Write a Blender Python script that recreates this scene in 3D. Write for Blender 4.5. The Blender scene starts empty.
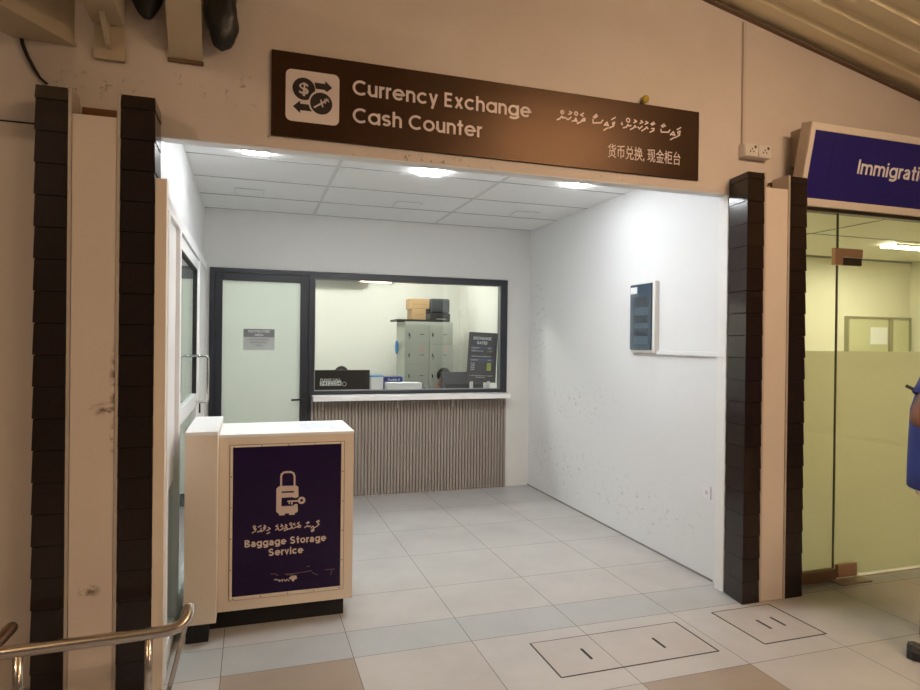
import bpy, bmesh, math, random
from mathutils import Vector, Matrix
random.seed(4)
C = bpy.context.scene.collection
PI = math.pi

# ------------------------------------------------------------------ camera
H = 1.53
RX = Vector((0.9501896, -0.3114520, 0.0117208))
RD = Vector((0.0097155, -0.0079892, -0.9999209))
RF = Vector((0.3115210, 0.9502283, -0.0045654))
F = 638.68
cd = bpy.data.cameras.new('camera'); cam = bpy.data.objects.new('camera', cd); C.objects.link(cam)
m = Matrix((( RX[0], -RD[0], -RF[0], 0), (RX[1], -RD[1], -RF[1], 0), (RX[2], -RD[2], -RF[2], H), (0, 0, 0, 1)))
cam.matrix_world = m
cd.sensor_width = 36; cd.lens = F / 920 * 36; cd.clip_start = 0.05; cd.clip_end = 100
bpy.context.scene.camera = cam

def at(x, y, axis, val):
    """pixel of the photograph -> point on the plane axis = val (used to measure lettering and small items)"""
    d = RX * ((x - 460) / F) + RD * ((y - 345) / F) + RF
    o = Vector((0, 0, H))
    return o + d * ((val - o[axis]) / d[axis])

# ------------------------------------------------------------------ materials
MATS = {}
def mat(name, col, rough=0.5, metal=0.0, spec=0.5, coat=0.0, coat_rough=0.05, emit=None, es=0.0,
        noise=0.0, nscale=6.0, ncol=None, bump=0.0, bscale=40.0, rvar=0.0):
    if name in MATS: return MATS[name]
    m = bpy.data.materials.new(name); m.use_nodes = True
    nt = m.node_tree; b = nt.nodes['Principled BSDF']
    b.inputs['Base Color'].default_value = (*col, 1); b.inputs['Roughness'].default_value = rough
    b.inputs['Metallic'].default_value = metal; b.inputs['Specular IOR Level'].default_value = spec
    b.inputs['Coat Weight'].default_value = coat; b.inputs['Coat Roughness'].default_value = coat_rough
    if emit:
        b.inputs['Emission Color'].default_value = (*emit, 1); b.inputs['Emission Strength'].default_value = es
    tc = None
    if noise or bump or rvar:
        tc = nt.nodes.new('ShaderNodeNewGeometry')
        n = nt.nodes.new('ShaderNodeTexNoise'); n.inputs['Scale'].default_value = nscale
        n.inputs['Detail'].default_value = 6; n.inputs['Roughness'].default_value = 0.6
        nt.links.new(tc.outputs['Position'], n.inputs['Vector'])
        if noise:
            r = nt.nodes.new('ShaderNodeValToRGB')
            r.color_ramp.elements[0].position = 0.35; r.color_ramp.elements[1].position = 0.72
            nc = ncol or tuple(c * 0.75 for c in col)
            r.color_ramp.elements[0].color = (*col, 1)
            r.color_ramp.elements[1].color = (*[a * (1 - noise) + c * noise for a, c in zip(col, nc)], 1)
            nt.links.new(n.outputs['Fac'], r.inputs['Fac']); nt.links.new(r.outputs['Color'], b.inputs['Base Color'])
        if rvar:
            mr = nt.nodes.new('ShaderNodeMapRange'); mr.inputs['To Min'].default_value = max(0, rough - rvar); mr.inputs['To Max'].default_value = rough + rvar
            nt.links.new(n.outputs['Fac'], mr.inputs['Value']); nt.links.new(mr.outputs['Result'], b.inputs['Roughness'])
        if bump:
            n2 = nt.nodes.new('ShaderNodeTexNoise'); n2.inputs['Scale'].default_value = bscale; n2.inputs['Detail'].default_value = 4
            nt.links.new(tc.outputs['Position'], n2.inputs['Vector'])
            bp = nt.nodes.new('ShaderNodeBump'); bp.inputs['Strength'].default_value = bump; bp.inputs['Distance'].default_value = 0.01
            nt.links.new(n2.outputs['Fac'], bp.inputs['Height']); nt.links.new(bp.outputs['Normal'], b.inputs['Normal'])
    MATS[name] = m
    return m

def add_marks(m, marks, col, scale=30.0, thresh=0.52, stretch=(1, 1, 1)):
    """stains of their own shape: noise limited to boxes (centre, half-size) in the place"""
    nt = m.node_tree; b = nt.nodes['Principled BSDF']
    g = nt.nodes.new('ShaderNodeNewGeometry')
    total = None
    for c, h in marks:
        s = nt.nodes.new('ShaderNodeVectorMath'); s.operation = 'SUBTRACT'; s.inputs[1].default_value = c
        nt.links.new(g.outputs['Position'], s.inputs[0])
        d = nt.nodes.new('ShaderNodeVectorMath'); d.operation = 'DIVIDE'; d.inputs[1].default_value = h
        nt.links.new(s.outputs[0], d.inputs[0])
        l = nt.nodes.new('ShaderNodeVectorMath'); l.operation = 'LENGTH'; nt.links.new(d.outputs[0], l.inputs[0])
        mr = nt.nodes.new('ShaderNodeMapRange'); mr.inputs['From Min'].default_value = 1.0; mr.inputs['From Max'].default_value = 0.3
        nt.links.new(l.outputs['Value'], mr.inputs['Value'])
        if total is None: total = mr.outputs['Result']
        else:
            a = nt.nodes.new('ShaderNodeMath'); a.operation = 'MAXIMUM'
            nt.links.new(total, a.inputs[0]); nt.links.new(mr.outputs['Result'], a.inputs[1]); total = a.outputs[0]
    st = nt.nodes.new('ShaderNodeVectorMath'); st.operation = 'MULTIPLY'; st.inputs[1].default_value = stretch
    nt.links.new(g.outputs['Position'], st.inputs[0])
    n = nt.nodes.new('ShaderNodeTexNoise'); n.inputs['Scale'].default_value = scale; n.inputs['Detail'].default_value = 7; n.inputs['Roughness'].default_value = .65
    nt.links.new(st.outputs[0], n.inputs['Vector'])
    r = nt.nodes.new('ShaderNodeMapRange'); r.inputs['From Min'].default_value = thresh; r.inputs['From Max'].default_value = thresh + 0.1
    nt.links.new(n.outputs['Fac'], r.inputs['Value'])
    mu = nt.nodes.new('ShaderNodeMath'); mu.operation = 'MULTIPLY'
    nt.links.new(total, mu.inputs[0]); nt.links.new(r.outputs['Result'], mu.inputs[1])
    mx = nt.nodes.new('ShaderNodeMix'); mx.data_type = 'RGBA'
    src = b.inputs['Base Color'].links[0].from_socket if b.inputs['Base Color'].is_linked else None
    if src: nt.links.new(src, mx.inputs[6])
    else: mx.inputs[6].default_value = b.inputs['Base Color'].default_value
    mx.inputs[7].default_value = (*col, 1)
    nt.links.new(mu.outputs[0], mx.inputs[0]); nt.links.new(mx.outputs[2], b.inputs['Base Color'])

def glass_mat(name, tint, ior=1.5, refl=1.0, film=0.0, film_col=(.8, .8, .8)):
    m = bpy.data.materials.new(name); m.use_nodes = True; nt = m.node_tree
    for n in list(nt.nodes): nt.nodes.remove(n)
    out = nt.nodes.new('ShaderNodeOutputMaterial')
    tr = nt.nodes.new('ShaderNodeBsdfTransparent'); tr.inputs['Color'].default_value = (*tint, 1)
    gl = nt.nodes.new('ShaderNodeBsdfGlossy'); gl.inputs['Roughness'].default_value = 0.0; gl.inputs['Color'].default_value = (refl, refl, refl, 1)
    lw = nt.nodes.new('ShaderNodeLayerWeight'); lw.inputs['Blend'].default_value = 0.5      # Schlick reflectance, the same from both sides
    pw = nt.nodes.new('ShaderNodeMath'); pw.operation = 'POWER'; pw.inputs[1].default_value = 5.0
    nt.links.new(lw.outputs['Facing'], pw.inputs[0])
    fr = nt.nodes.new('ShaderNodeMath'); fr.operation = 'MULTIPLY_ADD'; fr.inputs[1].default_value = 0.955; fr.inputs[2].default_value = 0.045
    nt.links.new(pw.outputs[0], fr.inputs[0])
    mx = nt.nodes.new('ShaderNodeMixShader')
    base = tr.outputs[0]
    if film:
        tl = nt.nodes.new('ShaderNodeBsdfTranslucent'); tl.inputs['Color'].default_value = (*film_col, 1)
        df = nt.nodes.new('ShaderNodeBsdfDiffuse'); df.inputs['Color'].default_value = (*film_col, 1)
        m1 = nt.nodes.new('ShaderNodeMixShader'); m1.inputs[0].default_value = 0.3
        nt.links.new(tl.outputs[0], m1.inputs[1]); nt.links.new(df.outputs[0], m1.inputs[2])
        m2 = nt.nodes.new('ShaderNodeMixShader'); m2.inputs[0].default_value = film
        nt.links.new(tr.outputs[0], m2.inputs[1]); nt.links.new(m1.outputs[0], m2.inputs[2]); base = m2.outputs[0]
    nt.links.new(fr.outputs[0], mx.inputs[0]); nt.links.new(base, mx.inputs[1]); nt.links.new(gl.outputs[0], mx.inputs[2])
    nt.links.new(mx.outputs[0], out.inputs[0])
    MATS[name] = m
    return m

# ------------------------------------------------------------------ mesh builder
class MB:
    def __init__(s): s.v = []; s.f = []; s.mi = []; s.cur = 0
    def add(s, vs, fs):
        k = len(s.v); s.v += [Vector(p) for p in vs]
        for f in fs: s.f.append([k + i for i in f]); s.mi.append(s.cur)
        return s
    def box(s, x0, x1, y0, y1, z0, z1):
        x0, x1 = sorted((x0, x1)); y0, y1 = sorted((y0, y1)); z0, z1 = sorted((z0, z1))
        return s.add([(x0,y0,z0),(x1,y0,z0),(x1,y1,z0),(x0,y1,z0),(x0,y0,z1),(x1,y0,z1),(x1,y1,z1),(x0,y1,z1)],
              [(0,3,2,1),(4,5,6,7),(0,1,5,4),(1,2,6,5),(2,3,7,6),(3,0,4,7)])
    def hexa(s, b, t):
        return s.add(list(b) + list(t), [(0,3,2,1),(4,5,6,7),(0,1,5,4),(1,2,6,5),(2,3,7,6),(3,0,4,7)])
    def quad(s, a, b, c, d): return s.add([a, b, c, d], [(0,1,2,3)])
    def prism(s, poly, axis, a, b):
        def mk(p, q):
            if axis == 0: return (q, p[0], p[1])
            if axis == 1: return (p[0], q, p[1])
            return (p[0], p[1], q)
        n = len(poly); vs = [mk(p, a) for p in poly] + [mk(p, b) for p in poly]
        fs = [tuple(range(n)), tuple(reversed(range(n, 2 * n)))] + [(i, i + n, (i + 1) % n + n, (i + 1) % n) for i in range(n)]
        return s.add(vs, fs)
    def tube(s, pts, r, seg=12, caps=True, closed=False):
        pts = [Vector(p) for p in pts]; n = len(pts)
        rs = r if isinstance(r, (list, tuple)) else [r] * n
        up = None; rings = []
        for i, p in enumerate(pts):
            if closed: t = pts[(i + 1) % n] - pts[i - 1]
            else: t = pts[min(i + 1, n - 1)] - pts[max(i - 1, 0)]
            t.normalize()
            if up is None:
                up = Vector((0, 0, 1)) if abs(t.z) < .9 else Vector((1, 0, 0))
            u = up - t * up.dot(t)
            if u.length < 1e-4: u = t.orthogonal()
            u.normalize(); w = t.cross(u); up = u
            rings.append([p + (u * math.cos(2*PI*k/seg) + w * math.sin(2*PI*k/seg)) * rs[i] for k in range(seg)])
        vs = [q for rg in rings for q in rg]; fs = []
        for i in range(n if closed else n - 1):
            j = (i + 1) % n
            for k in range(seg): fs.append((i*seg+k, i*seg+(k+1)%seg, j*seg+(k+1)%seg, j*seg+k))
        if caps and not closed:
            fs.append(tuple(reversed(range(seg)))); fs.append(tuple((n-1)*seg+k for k in range(seg)))
        return s.add(vs, fs)
    def loft(s, rings, caps=True):
        seg = len(rings[0]); n = len(rings); vs = [q for rg in rings for q in rg]; fs = []
        for i in range(n - 1):
            for k in range(seg): fs.append((i*seg+k, i*seg+(k+1)%seg, (i+1)*seg+(k+1)%seg, (i+1)*seg+k))
        if caps: fs.append(tuple(reversed(range(seg)))); fs.append(tuple((n-1)*seg+k for k in range(seg)))
        return s.add(vs, fs)
    def ellipsoid(s, c, rx, ry, rz, nu=16, nv=10, rot=None, fn=None):
        c = Vector(c); rings = []
        for j in range(nv + 1):
            a = -PI/2 + PI * j / nv; a = max(-PI/2 + .02, min(PI/2 - .02, a)); rg = []
            for i in range(nu):
                b = 2*PI*i/nu
                p = Vector((rx*math.cos(a)*math.cos(b), ry*math.cos(a)*math.sin(b), rz*math.sin(a)))
                if fn: p = fn(p)
                if rot: p = rot @ p
                rg.append(c + p)
            rings.append(rg)
        return s.loft(rings)
    def build(s, name, mats, parent=None, smooth=False, bevel=0.0, seg=2):
        if not isinstance(mats, (list, tuple)): mats = [mats]
        if parent is not None: o0 = wloc(parent)
        else:
            xs = [p.x for p in s.v]; ys = [p.y for p in s.v]; zs = [p.z for p in s.v]
            o0 = Vector(((min(xs)+max(xs))/2, (min(ys)+max(ys))/2, min(zs)))
        me = bpy.data.meshes.new(name); me.from_pydata([p - o0 for p in s.v], [], s.f)
        for mm in mats: me.materials.append(mm)
        me.polygons.foreach_set('material_index', s.mi)
        bm = bmesh.new(); bm.from_mesh(me); bmesh.ops.recalc_face_normals(bm, faces=bm.faces); bm.to_mesh(me); bm.free()
        if smooth:
            for p in me.polygons: p.use_smooth = True
        o = bpy.data.objects.new(name, me); C.objects.link(o)
        if parent is not None: o.parent = parent
        else: o.location = o0
        if bevel:
            md = o.modifiers.new('bevel', 'BEVEL'); md.width = bevel; md.segments = seg; md.limit_method = 'ANGLE'; md.angle_limit = math.radians(40)
        return o

def wloc(o):
    l = o.location.copy()
    while o.parent: o = o.parent; l = l + o.location
    return l
def tag(o, label, cat, group=None):
    o['label'] = label; o['category'] = cat
    if group: o['group'] = group
    return o
def thing(name, label, cat, loc, group=None):
    o = bpy.data.objects.new(name, None); C.objects.link(o); o.location = loc; o.empty_display_size = .1
    return tag(o, label, cat, group)
def struct(o):
    o['kind'] = 'structure'; return o
def sroot(name, loc):
    o = bpy.data.objects.new(name, None); C.objects.link(o); o.location = loc; o.empty_display_size = .1
    return struct(o)

def text_mesh(s, bold=0.0):
    cu = bpy.data.curves.new('lettering', 'FONT'); cu.body = s; cu.size = 1; cu.offset = bold; cu.extrude = 0.0; cu.resolution_u = 4
    o = bpy.data.objects.new('lettering', cu); C.objects.link(o)
    dg = bpy.context.evaluated_depsgraph_get()
    me = bpy.data.meshes.new_from_object(o.evaluated_get(dg))
    bpy.data.objects.remove(o); bpy.data.curves.remove(cu)
    return me
def lettering(name, s, m, parent, fr, x0, x1, z0, zcap, bold=0.0, ref='H', thick=0.002):
    """text whose ink runs x0..x1, baseline z0, capital height zcap; fr(x, z, d) -> world point"""
    me = text_mesh(s, bold); r = text_mesh(ref, bold)
    hcap = max(v.co.y for v in r.vertices); bpy.data.meshes.remove(r)
    xs = [v.co.x for v in me.vertices]; a, b = min(xs), max(xs)
    o0 = wloc(parent)
    bm = bmesh.new(); bm.from_mesh(me)
    ret = bmesh.ops.extrude_face_region(bm, geom=bm.faces[:])
    top = {e for e in ret['geom'] if isinstance(e, bmesh.types.BMVert)}
    for v in bm.verts:
        d = thick if v in top else 0.0
        v.co = fr(x0 + (v.co.x - a) / (b - a) * (x1 - x0), z0 + v.co.y / hcap * zcap, d) - o0
    bmesh.ops.recalc_face_normals(bm, faces=bm.faces)
    bm.to_mesh(me); bm.free(); me.name = name; me.materials.clear(); me.materials.append(m)
    for p in me.polygons: p.material_index = 0
    o = bpy.data.objects.new(name, me); C.objects.link(o); o.parent = parent
    return o
def on_y(Y):  # face looking to -Y
    return lambda x, z, d: Vector((x, Y - d, z))
def flatpoly(mb, pts2, fr, d0=0.0, d1=0.002):
    n = len(pts2); vs = [fr(x, z, d0) for x, z in pts2] + [fr(x, z, d1) for x, z in pts2]
    mb.add(vs, [tuple(range(n)), tuple(range(n, 2*n))] + [(i, (i+1) % n, (i+1) % n + n, i + n) for i in range(n)])
def stroke(mb, pts2, w, fr, d1=0.002):
    """one pen stroke as joined quads with round-ish ends"""
    for i in range(len(pts2) - 1):
        a = Vector(pts2[i]); b = Vector(pts2[i+1]); t = (b - a)
        if t.length < 1e-6: continue
        t.normalize(); nrm = Vector((-t.y, t.x)) * w / 2; e = t * w * .35
        flatpoly(mb, [tuple(a - e + nrm), tuple(b + e + nrm), tuple(b + e - nrm), tuple(a - e - nrm)], fr, 0, d1 + 0.00005 * i)
def ring2(c, r, n=14): return [(c[0] + r*math.cos(2*PI*k/n), c[1] + r*math.sin(2*PI*k/n)) for k in range(n)]

# ---- plain monoline lettering drawn as ribbons
def arc(cx, cy, rx, ry, a0, a1, n=14):
    return [(cx + rx * math.cos(math.radians(a0 + (a1 - a0) * k / n)), cy + ry * math.sin(math.radians(a0 + (a1 - a0) * k / n))) for k in range(n + 1)]
def glyph(c, X, w, geo):
    h = w / 2; r = (X - w) / 2; cy = X / 2; cx = r + h; A = 1.04
    rx = r if geo else r * .93; cx = rx + h
    u = .225
    if c == 'C': R = .5 - h; return [arc(R + h, .5, R, R, 48, 312, 22)], R * 1.67 + w
    if c == 'E': return [[(h + .44, 1 - h), (h, 1 - h), (h, h), (h + .44, h)], [(h, .51), (h + .39, .51)]], .44 + w
    if c == 'I': return [[(h, 0), (h, 1)]], w
    if c == 'B': return [[(h, h), (h, 1 - h), (h + .22, 1 - h)] + arc(h + .24, .745, .20, .255 - h, 90, -90, 8) + [(h, .49)], [(h, .49), (h + .25, .49)] + arc(h + .27, .255, .23, .255 - h, 90, -90, 8) + [(h, h)]], .50 + w
    if c == 'S':
        q = (1 - w) / 4; k = 1.12
        return [arc(.30 + h, 1 - h - q, q * k, q, 25, 270, 12) + arc(.30 + h, h + q, q * k * 1.1, q, 90, -155, 12)[1:]], .58 + w
    if c == 'o': return [arc(cx, cy, rx, r, 0, 360, 24)], 2 * rx + w
    if c == 'c': return [arc(cx, cy, rx, r, 45, 315, 18)], rx * 1.75 + w
    if c == 'e': return [[(h * 1.6, cy), (cx + rx, cy)] + arc(cx, cy, rx, r, 0, 318, 20)], 2 * rx + w
    if c == 'a':
        if geo: return [arc(cx, cy, rx, r, 0, 360, 24), [(cx + rx, X), (cx + rx, 0)]], 2 * rx + w
        k = .20
        return [arc(h + k, X - h - k, k, k, 155, 0, 8) + [(h + 2 * k, 0)], [(h + 2 * k, X * .60), (h + k, X * .56)] + arc(h + k * .85, h + .135, k * .85, .135, 95, 290, 10) + [(h + 2 * k, .20)]], 2 * k + w * 1.1
    if c == 'g': return [arc(cx, cy, rx, r, 0, 360, 24), [(cx + rx, X), (cx + rx, -.03)] + arc(cx, -.03, rx, .22 - h, 0, -150, 10)], 2 * rx + w
    if c == 'u': return [[(h, X), (h, u + h)] + arc(h + u, u + h, u, u, 180, 360, 12), [(h + 2 * u, X), (h + 2 * u, 0)]], 2 * u + w
    if c in 'nh': return [[(h, X if c == 'n' else A), (h, 0)], arc(h + u, X - u - h, u, u, 180, 0, 12) + [(h + 2 * u, 0)]], 2 * u + w
    if c == 'm': return [[(h, X), (h, 0)], arc(h + u * .9, X - u * .9 - h, u * .9, u * .9, 180, 0, 10) + [(h + 1.8 * u, 0)], arc(h + 2.7 * u, X - u * .9 - h, u * .9, u * .9, 180, 0, 10) + [(h + 3.6 * u, 0)]], 3.6 * u + w
    if c == 'r': return [[(h, X), (h, 0)], arc(h + u, X - u - h, u, u, 180, 80, 8)], u * .95 + w * .7
    if c == 's':
        q = (X - w) / 4; k = 1.35
        return [arc(h + q * k, X - h - q, q * k, q, 25, 270, 10) + arc(h + q * k, h + q, q * k, q, 90, -155, 10)[1:]], 2 * q * k + w
    if c == 't': return [[(h + .12, X + .24), (h + .12, h + .03), (h + .15, h), (h + .25, h)] if not geo else [(h + .12, X + .24), (h + .12, 0)], [(0, X - h), (.24 + w, X - h)]], .24 + w
    if c == 'i': return [[(h, X), (h, 0)], [(h, 1.0 - .0), (h, 1.0 - w * 1.05)]], w
    if c == 'x': return [[(h, X - .0), (h + .42, 0)], [(h + .42, X), (h, 0)]], .42 + w
    if c == 'v': return [[(h * .8, X), (h + .20, h), (h + .40, X)]], .40 + w
    if c == 'y': return [[(h, X), (h + .225, .06)], [(h + .45, X), (h + .13, -.26)]], .45 + w
    return [], .30
def ribbon(mb, P, w, fr, d1):
    P = [Vector(p) for p in P]; n = len(P); closed = (P[0] - P[-1]).length < 1e-6
    L = []; Rr = []
    for i in range(n):
        a = P[i - 1] if i else (P[-2] if closed else None); b = P[i + 1] if i < n - 1 else (P[1] if closed else None)
        t0 = (P[i] - a).normalized() if a is not None else None; t1 = (b - P[i]).normalized() if b is not None else None
        if t0 is None: t0 = t1
        if t1 is None: t1 = t0
        nn = Vector((-(t0.y + t1.y), t0.x + t1.x)); nn.normalize()
        k = max(.5, nn.dot(Vector((-t0.y, t0.x))))
        L.append(P[i] + nn * w / 2 / k); Rr.append(P[i] - nn * w / 2 / k)
    vs = [fr(p.x, p.y, d1) for p in L] + [fr(p.x, p.y, d1) for p in Rr] + [fr(p.x, p.y, 0) for p in L] + [fr(p.x, p.y, 0) for p in Rr]
    fs = []
    for i in range(n - 1):
        fs += [(i, i + 1, n + i + 1, n + i), (2*n + i, 2*n + i + 1, i + 1, i), (n + i, n + i + 1, 3*n + i + 1, 3*n + i)]
    fs += [(0, n, 3*n, 2*n), (n - 1, 2*n - 1, 4*n - 1, 3*n - 1)]
    mb.add(vs, fs)
def letters(name, txt, m, parent, fr, x0, x1, z0, zcap, w=.16, X=.78, gap=.11, geo=True, thick=.002, space=.34):
    pos = 0; out = []
    for ch in txt:
        if ch == ' ': pos += space; continue
        st, adv = glyph(ch, X, w, geo); out.append((pos, st)); pos += adv + gap
    tot = pos - gap; sx = (x1 - x0) / tot; k = 0
    q = MB()
    for p0, st in out:
        for P in st:
            k += 1
            ribbon(q, [(p[0] + p0, p[1]) for p in P], w, lambda x, z, d: fr(x0 + x * sx, z0 + z * zcap, d), thick + .00004 * (k % 5))
    return q.build(name, m, parent)

# palette
M_cream = mat('cream_wall_paint', (.68, .60, .545), .55, noise=.25, nscale=3.5, ncol=(.55, .45, .36), bump=.06, bscale=60)
add_marks(M_cream, [((.1, 3.24, 2.5), (.12, .1, .07)), ((2.1, 3.24, 2.49), (.25, .1, .05)), ((-.1, 3.24, 2.72), (.35, .1, .12)), ((-.65, 3.24, 2.66), (.35, .1, .08)), ((.9, 3.24, 2.49), (.7, .1, .035))],
          (.10, .07, .04), 26, .60)
M_panelcream = mat('glossy_cream_panel', (.70, .61, .53), .22, coat=.3, noise=.15, nscale=2.5)
M_white = mat('white_wall_paint', (.77, .78, .79), .5, noise=.12, nscale=2.0, ncol=(.69, .70, .71), bump=.03, bscale=80)
add_marks(M_white, [((2.851, 5.6, .35), (.1, 1.1, .38)), ((2.851, 4.3, .3), (.1, 1.0, .25)), ((2.85, 6.05, 1.6), (.1, .3, .95)), ((2.851, 5.3, 1.0), (.1, .9, .25))],
          (.55, .55, .55), 14, .565, (1, 1, 2.0))
M_lip = mat('white_trim_paint', (.82, .82, .80), .5, noise=.2, nscale=9)
M_ceil = mat('ceiling_board', (.90, .91, .91), .7, noise=.12, nscale=4)
M_grid = mat('ceiling_joint', (.28, .28, .28), .7)
M_tile = mat('dark_brown_tile', (.013, .0058, .0045), .22, spec=.5, noise=.4, nscale=8, ncol=(.022, .011, .008), bump=.05)
M_tilegap = mat('tile_gap', (.01, .007, .006), .8)
M_alu = mat('aluminium_trim', (.50, .43, .37), .4, metal=.2)
M_ply = mat('plywood', (.30, .13, .045), .6, noise=.4, nscale=20)
M_darkframe = mat('charcoal_frame', (.018, .021, .028), .4)
M_black = mat('black_plastic', (.012, .012, .013), .4)
M_blackmat = mat('black_matt', (.006, .006, .007), .7)
M_whiteframe = mat('white_powder_coat', (.80, .81, .82), .3)
M_chrome = mat('chrome', (.80, .80, .80), .08, metal=1)
M_steel = mat('brushed_stainless_steel', (.62, .56, .50), .24, metal=1, rvar=.06, nscale=25)
M_laminate = mat('cream_laminate', (.78, .685, .57), .32, noise=.15, nscale=3)
M_lamtop = mat('white_laminate_top', (.86, .87, .88), .3)
M_purple = mat('deep_purple_print', (.012, .003, .038), .2, spec=.3, noise=.15, nscale=5, ncol=(.022, .008, .04))
M_print = mat('pale_print', (.62, .50, .46), .5)
M_signbrown = mat('brown_sign_vinyl', (.020, .0095, .0065), .34, spec=.42, noise=.3, nscale=3, ncol=(.035, .017, .011), rvar=.05)
M_signbrown.node_tree.nodes['Principled BSDF'].inputs['Specular Tint'].default_value = (1, .62, .38, 1)
M_signlet = mat('sign_lettering', (.80, .70, .68), .5)
M_signdark = mat('sign_dark_print', (.02, .011, .009), .5)
M_blue = mat('deep_blue_print', (.018, .012, .15), .3)
M_bluelet = mat('white_print', (.80, .74, .74), .5)
M_olive = mat('cream_steel_paint', (.50, .42, .30), .5, noise=.3, nscale=7, ncol=(.38, .30, .19), bump=.04)
M_soffit = mat('soffit_sheet', (.80, .69, .46), .5, noise=.2, nscale=2)
M_ribshade = mat('soffit_rib', (.40, .32, .20), .5)
M_green = mat('office_wall_paint', (.78, .775, .71), .6)
M_imm = mat('pale_yellow_wall', (.80, .78, .64), .6)
M_locker = mat('grey_green_locker', (.44, .46, .40), .45, noise=.1, nscale=6)
M_card = mat('cardboard', (.50, .33, .17), .8, noise=.2, nscale=9)
M_cardtape = mat('brown_tape', (.42, .26, .12), .4)
M_bag = mat('black_plastic_bag', (.007, .006, .006), .42, bump=.5, bscale=18)
M_paper = mat('white_paper', (.85, .86, .88), .6)
M_dkgrey = mat('dark_grey_plastic', (.055, .06, .07), .5)
M_skin = mat('brown_skin', (.19, .085, .05), .5, noise=.15, nscale=14)
M_hair = mat('black_hair', (.008, .007, .006), .7, spec=.2, bump=.4, bscale=70)
M_shirt = mat('blue_shirt', (.022, .038, .20), .75, bump=.1, bscale=30)
M_shirt2 = mat('dusty_blue_shirt', (.13, .17, .26), .8)
M_short = mat('cream_cotton', (.72, .64, .50), .8)
M_flute = mat('taupe_fluted_panel', (.30, .26, .225), .55, noise=.1, nscale=12)
M_ledge = mat('white_solid_surface', (.86, .86, .86), .25)
M_yellow = mat('yellow_plastic', (.55, .40, .03), .5)
M_cyan = mat('bright_blue_plastic', (.05, .25, .55), .5)
M_dbglass = mat('smoked_blue_cover', (.035, .06, .095), .12, coat=.3)
M_copper = mat('copper_toned_metal', (.62, .40, .28), .28, metal=.8)
M_bronze = mat('dark_bronze_metal', (.045, .032, .025), .35, metal=.5)
M_lime = mat('lime_print', (.45, .50, .05), .5)
M_bar = mat('muted_blue_print', (.06, .08, .20), .5)
M_pink = mat('pink_sticker', (.75, .32, .30), .6)
M_charcoalsign = mat('charcoal_print', (.035, .033, .042), .4)
M_glass = glass_mat('clear_glass', (.95, .965, .95))
M_glass2 = glass_mat('side_glass', (.80, .86, .85))
M_frost = glass_mat('frosted_glass', (.8, .84, .82), film=.88, film_col=(.80, .84, .80))
M_immglass = glass_mat('tinted_glass', (.96, .965, .87), refl=.8)
M_immfilm = glass_mat('frosted_film', (.90, .90, .78), film=.6, film_col=(.83, .805, .72), refl=.6)
def emis(name, col, s):
    return mat(name, (.8, .8, .8), .5, emit=col, es=s)
M_led = emis('cool_led', (.96, .98, 1.0), 94)
M_ledoffice = emis('office_led', (1.0, 1.0, .94), 74)
M_ledimm = emis('warm_led', (1.0, .96, .78), 80)
M_hall = emis('warm_lamp', (1.0, .705, .465), 156)

# ------------------------------------------------------------------ FLOOR
YF, YW, YB = 3.048, 3.24, 6.304       # column face, front wall face, back wall face
XR, XL, ZC = 2.851, -0.412, 2.735
def tile_mat(name, col, c2):
    m = mat(name, col, .3, noise=.7, nscale=2.6, ncol=c2, rvar=.06, spec=.4); return m
T1 = tile_mat('pale_grey_floor_tile', (.455, .45, .44), (.355, .35, .345))
T2 = tile_mat('warm_grey_floor_tile', (.44, .42, .405), (.345, .33, .32))
T3 = tile_mat('tan_floor_tile', (.31, .255, .205), (.25, .205, .165))
T4 = tile_mat('blue_grey_floor_tile', (.385, .405, .41), (.325, .345, .355))
M_grout = mat('floor_grout', (.12, .105, .09), .9)
fl = MB()
fl.cur = 4; fl.box(-5, 10, -7, 8.5, -.05, -.0012)
xs = [-0.115 + .6027 * k for k in range(-9, 17)]
ys_in = [3.363, 3.83] + [3.83 + .602 * k for k in range(1, 8)]
ys_out = [3.077 - .607 * k for k in range(0, 17)]
rows = [(ys_out[k+1], ys_out[k], 'o') for k in range(len(ys_out) - 1)] + [(3.077, 3.363, 's')] + [(ys_in[k], ys_in[k+1], 'i') for k in range(len(ys_in) - 1)]
g = .0016
for a, b, kind in rows:
    for k in range(len(xs) - 1):
        x0, x1 = xs[k], xs[k+1]
        r = random.random()
        fl.cur = 3 if kind == 's' else (0 if kind == 'i' or r < .5 else 1)
        if kind == 'o':
            if abs(a - 2.47) < .05 and abs(x0 + .115) < .05: fl.cur = 2
            if abs(b - 2.47) < .05 and abs(x0 - 1.693) < .05: fl.cur = 2
        fl.add([(x0+g, a+g, 0), (x1-g, a+g, 0), (x1-g, b-g, 0), (x0+g, b-g, 0)], [(0, 1, 2, 3)])
floor = struct(fl.build('floor', [T1, T2, T3, T4, M_grout]))
add_marks(T1, [((2.25, 3.72, 0), (.25, .16, .1)), ((2.55, 3.68, 0), (.14, .1, .1)), ((2.8, 3.32, 0), (.12, .12, .1))], (.14, .11, .09), 30, .60)

# ------------------------------------------------------------------ FRONT WALL
def zroof(x): return 3.625 - .207 * (x - 2.602)
fw = MB()
def wallpoly(x0, x1, z0, y0=YW, y1=3.32):
    fw.prism([(x0, z0), (x1, z0), (x1, zroof(x1)), (x0, zroof(x0))], 1, y0, y1)
wallpoly(-3.2, XL - .01, 0)
wallpoly(XL - .01, 2.80, 2.466)
wallpoly(2.80, 3.27, 0)
wallpoly(3.27, 5.6, 2.45)
wallpoly(5.6, 8.0, 0)
wf = struct(fw.build('wall_front', M_cream))
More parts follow.
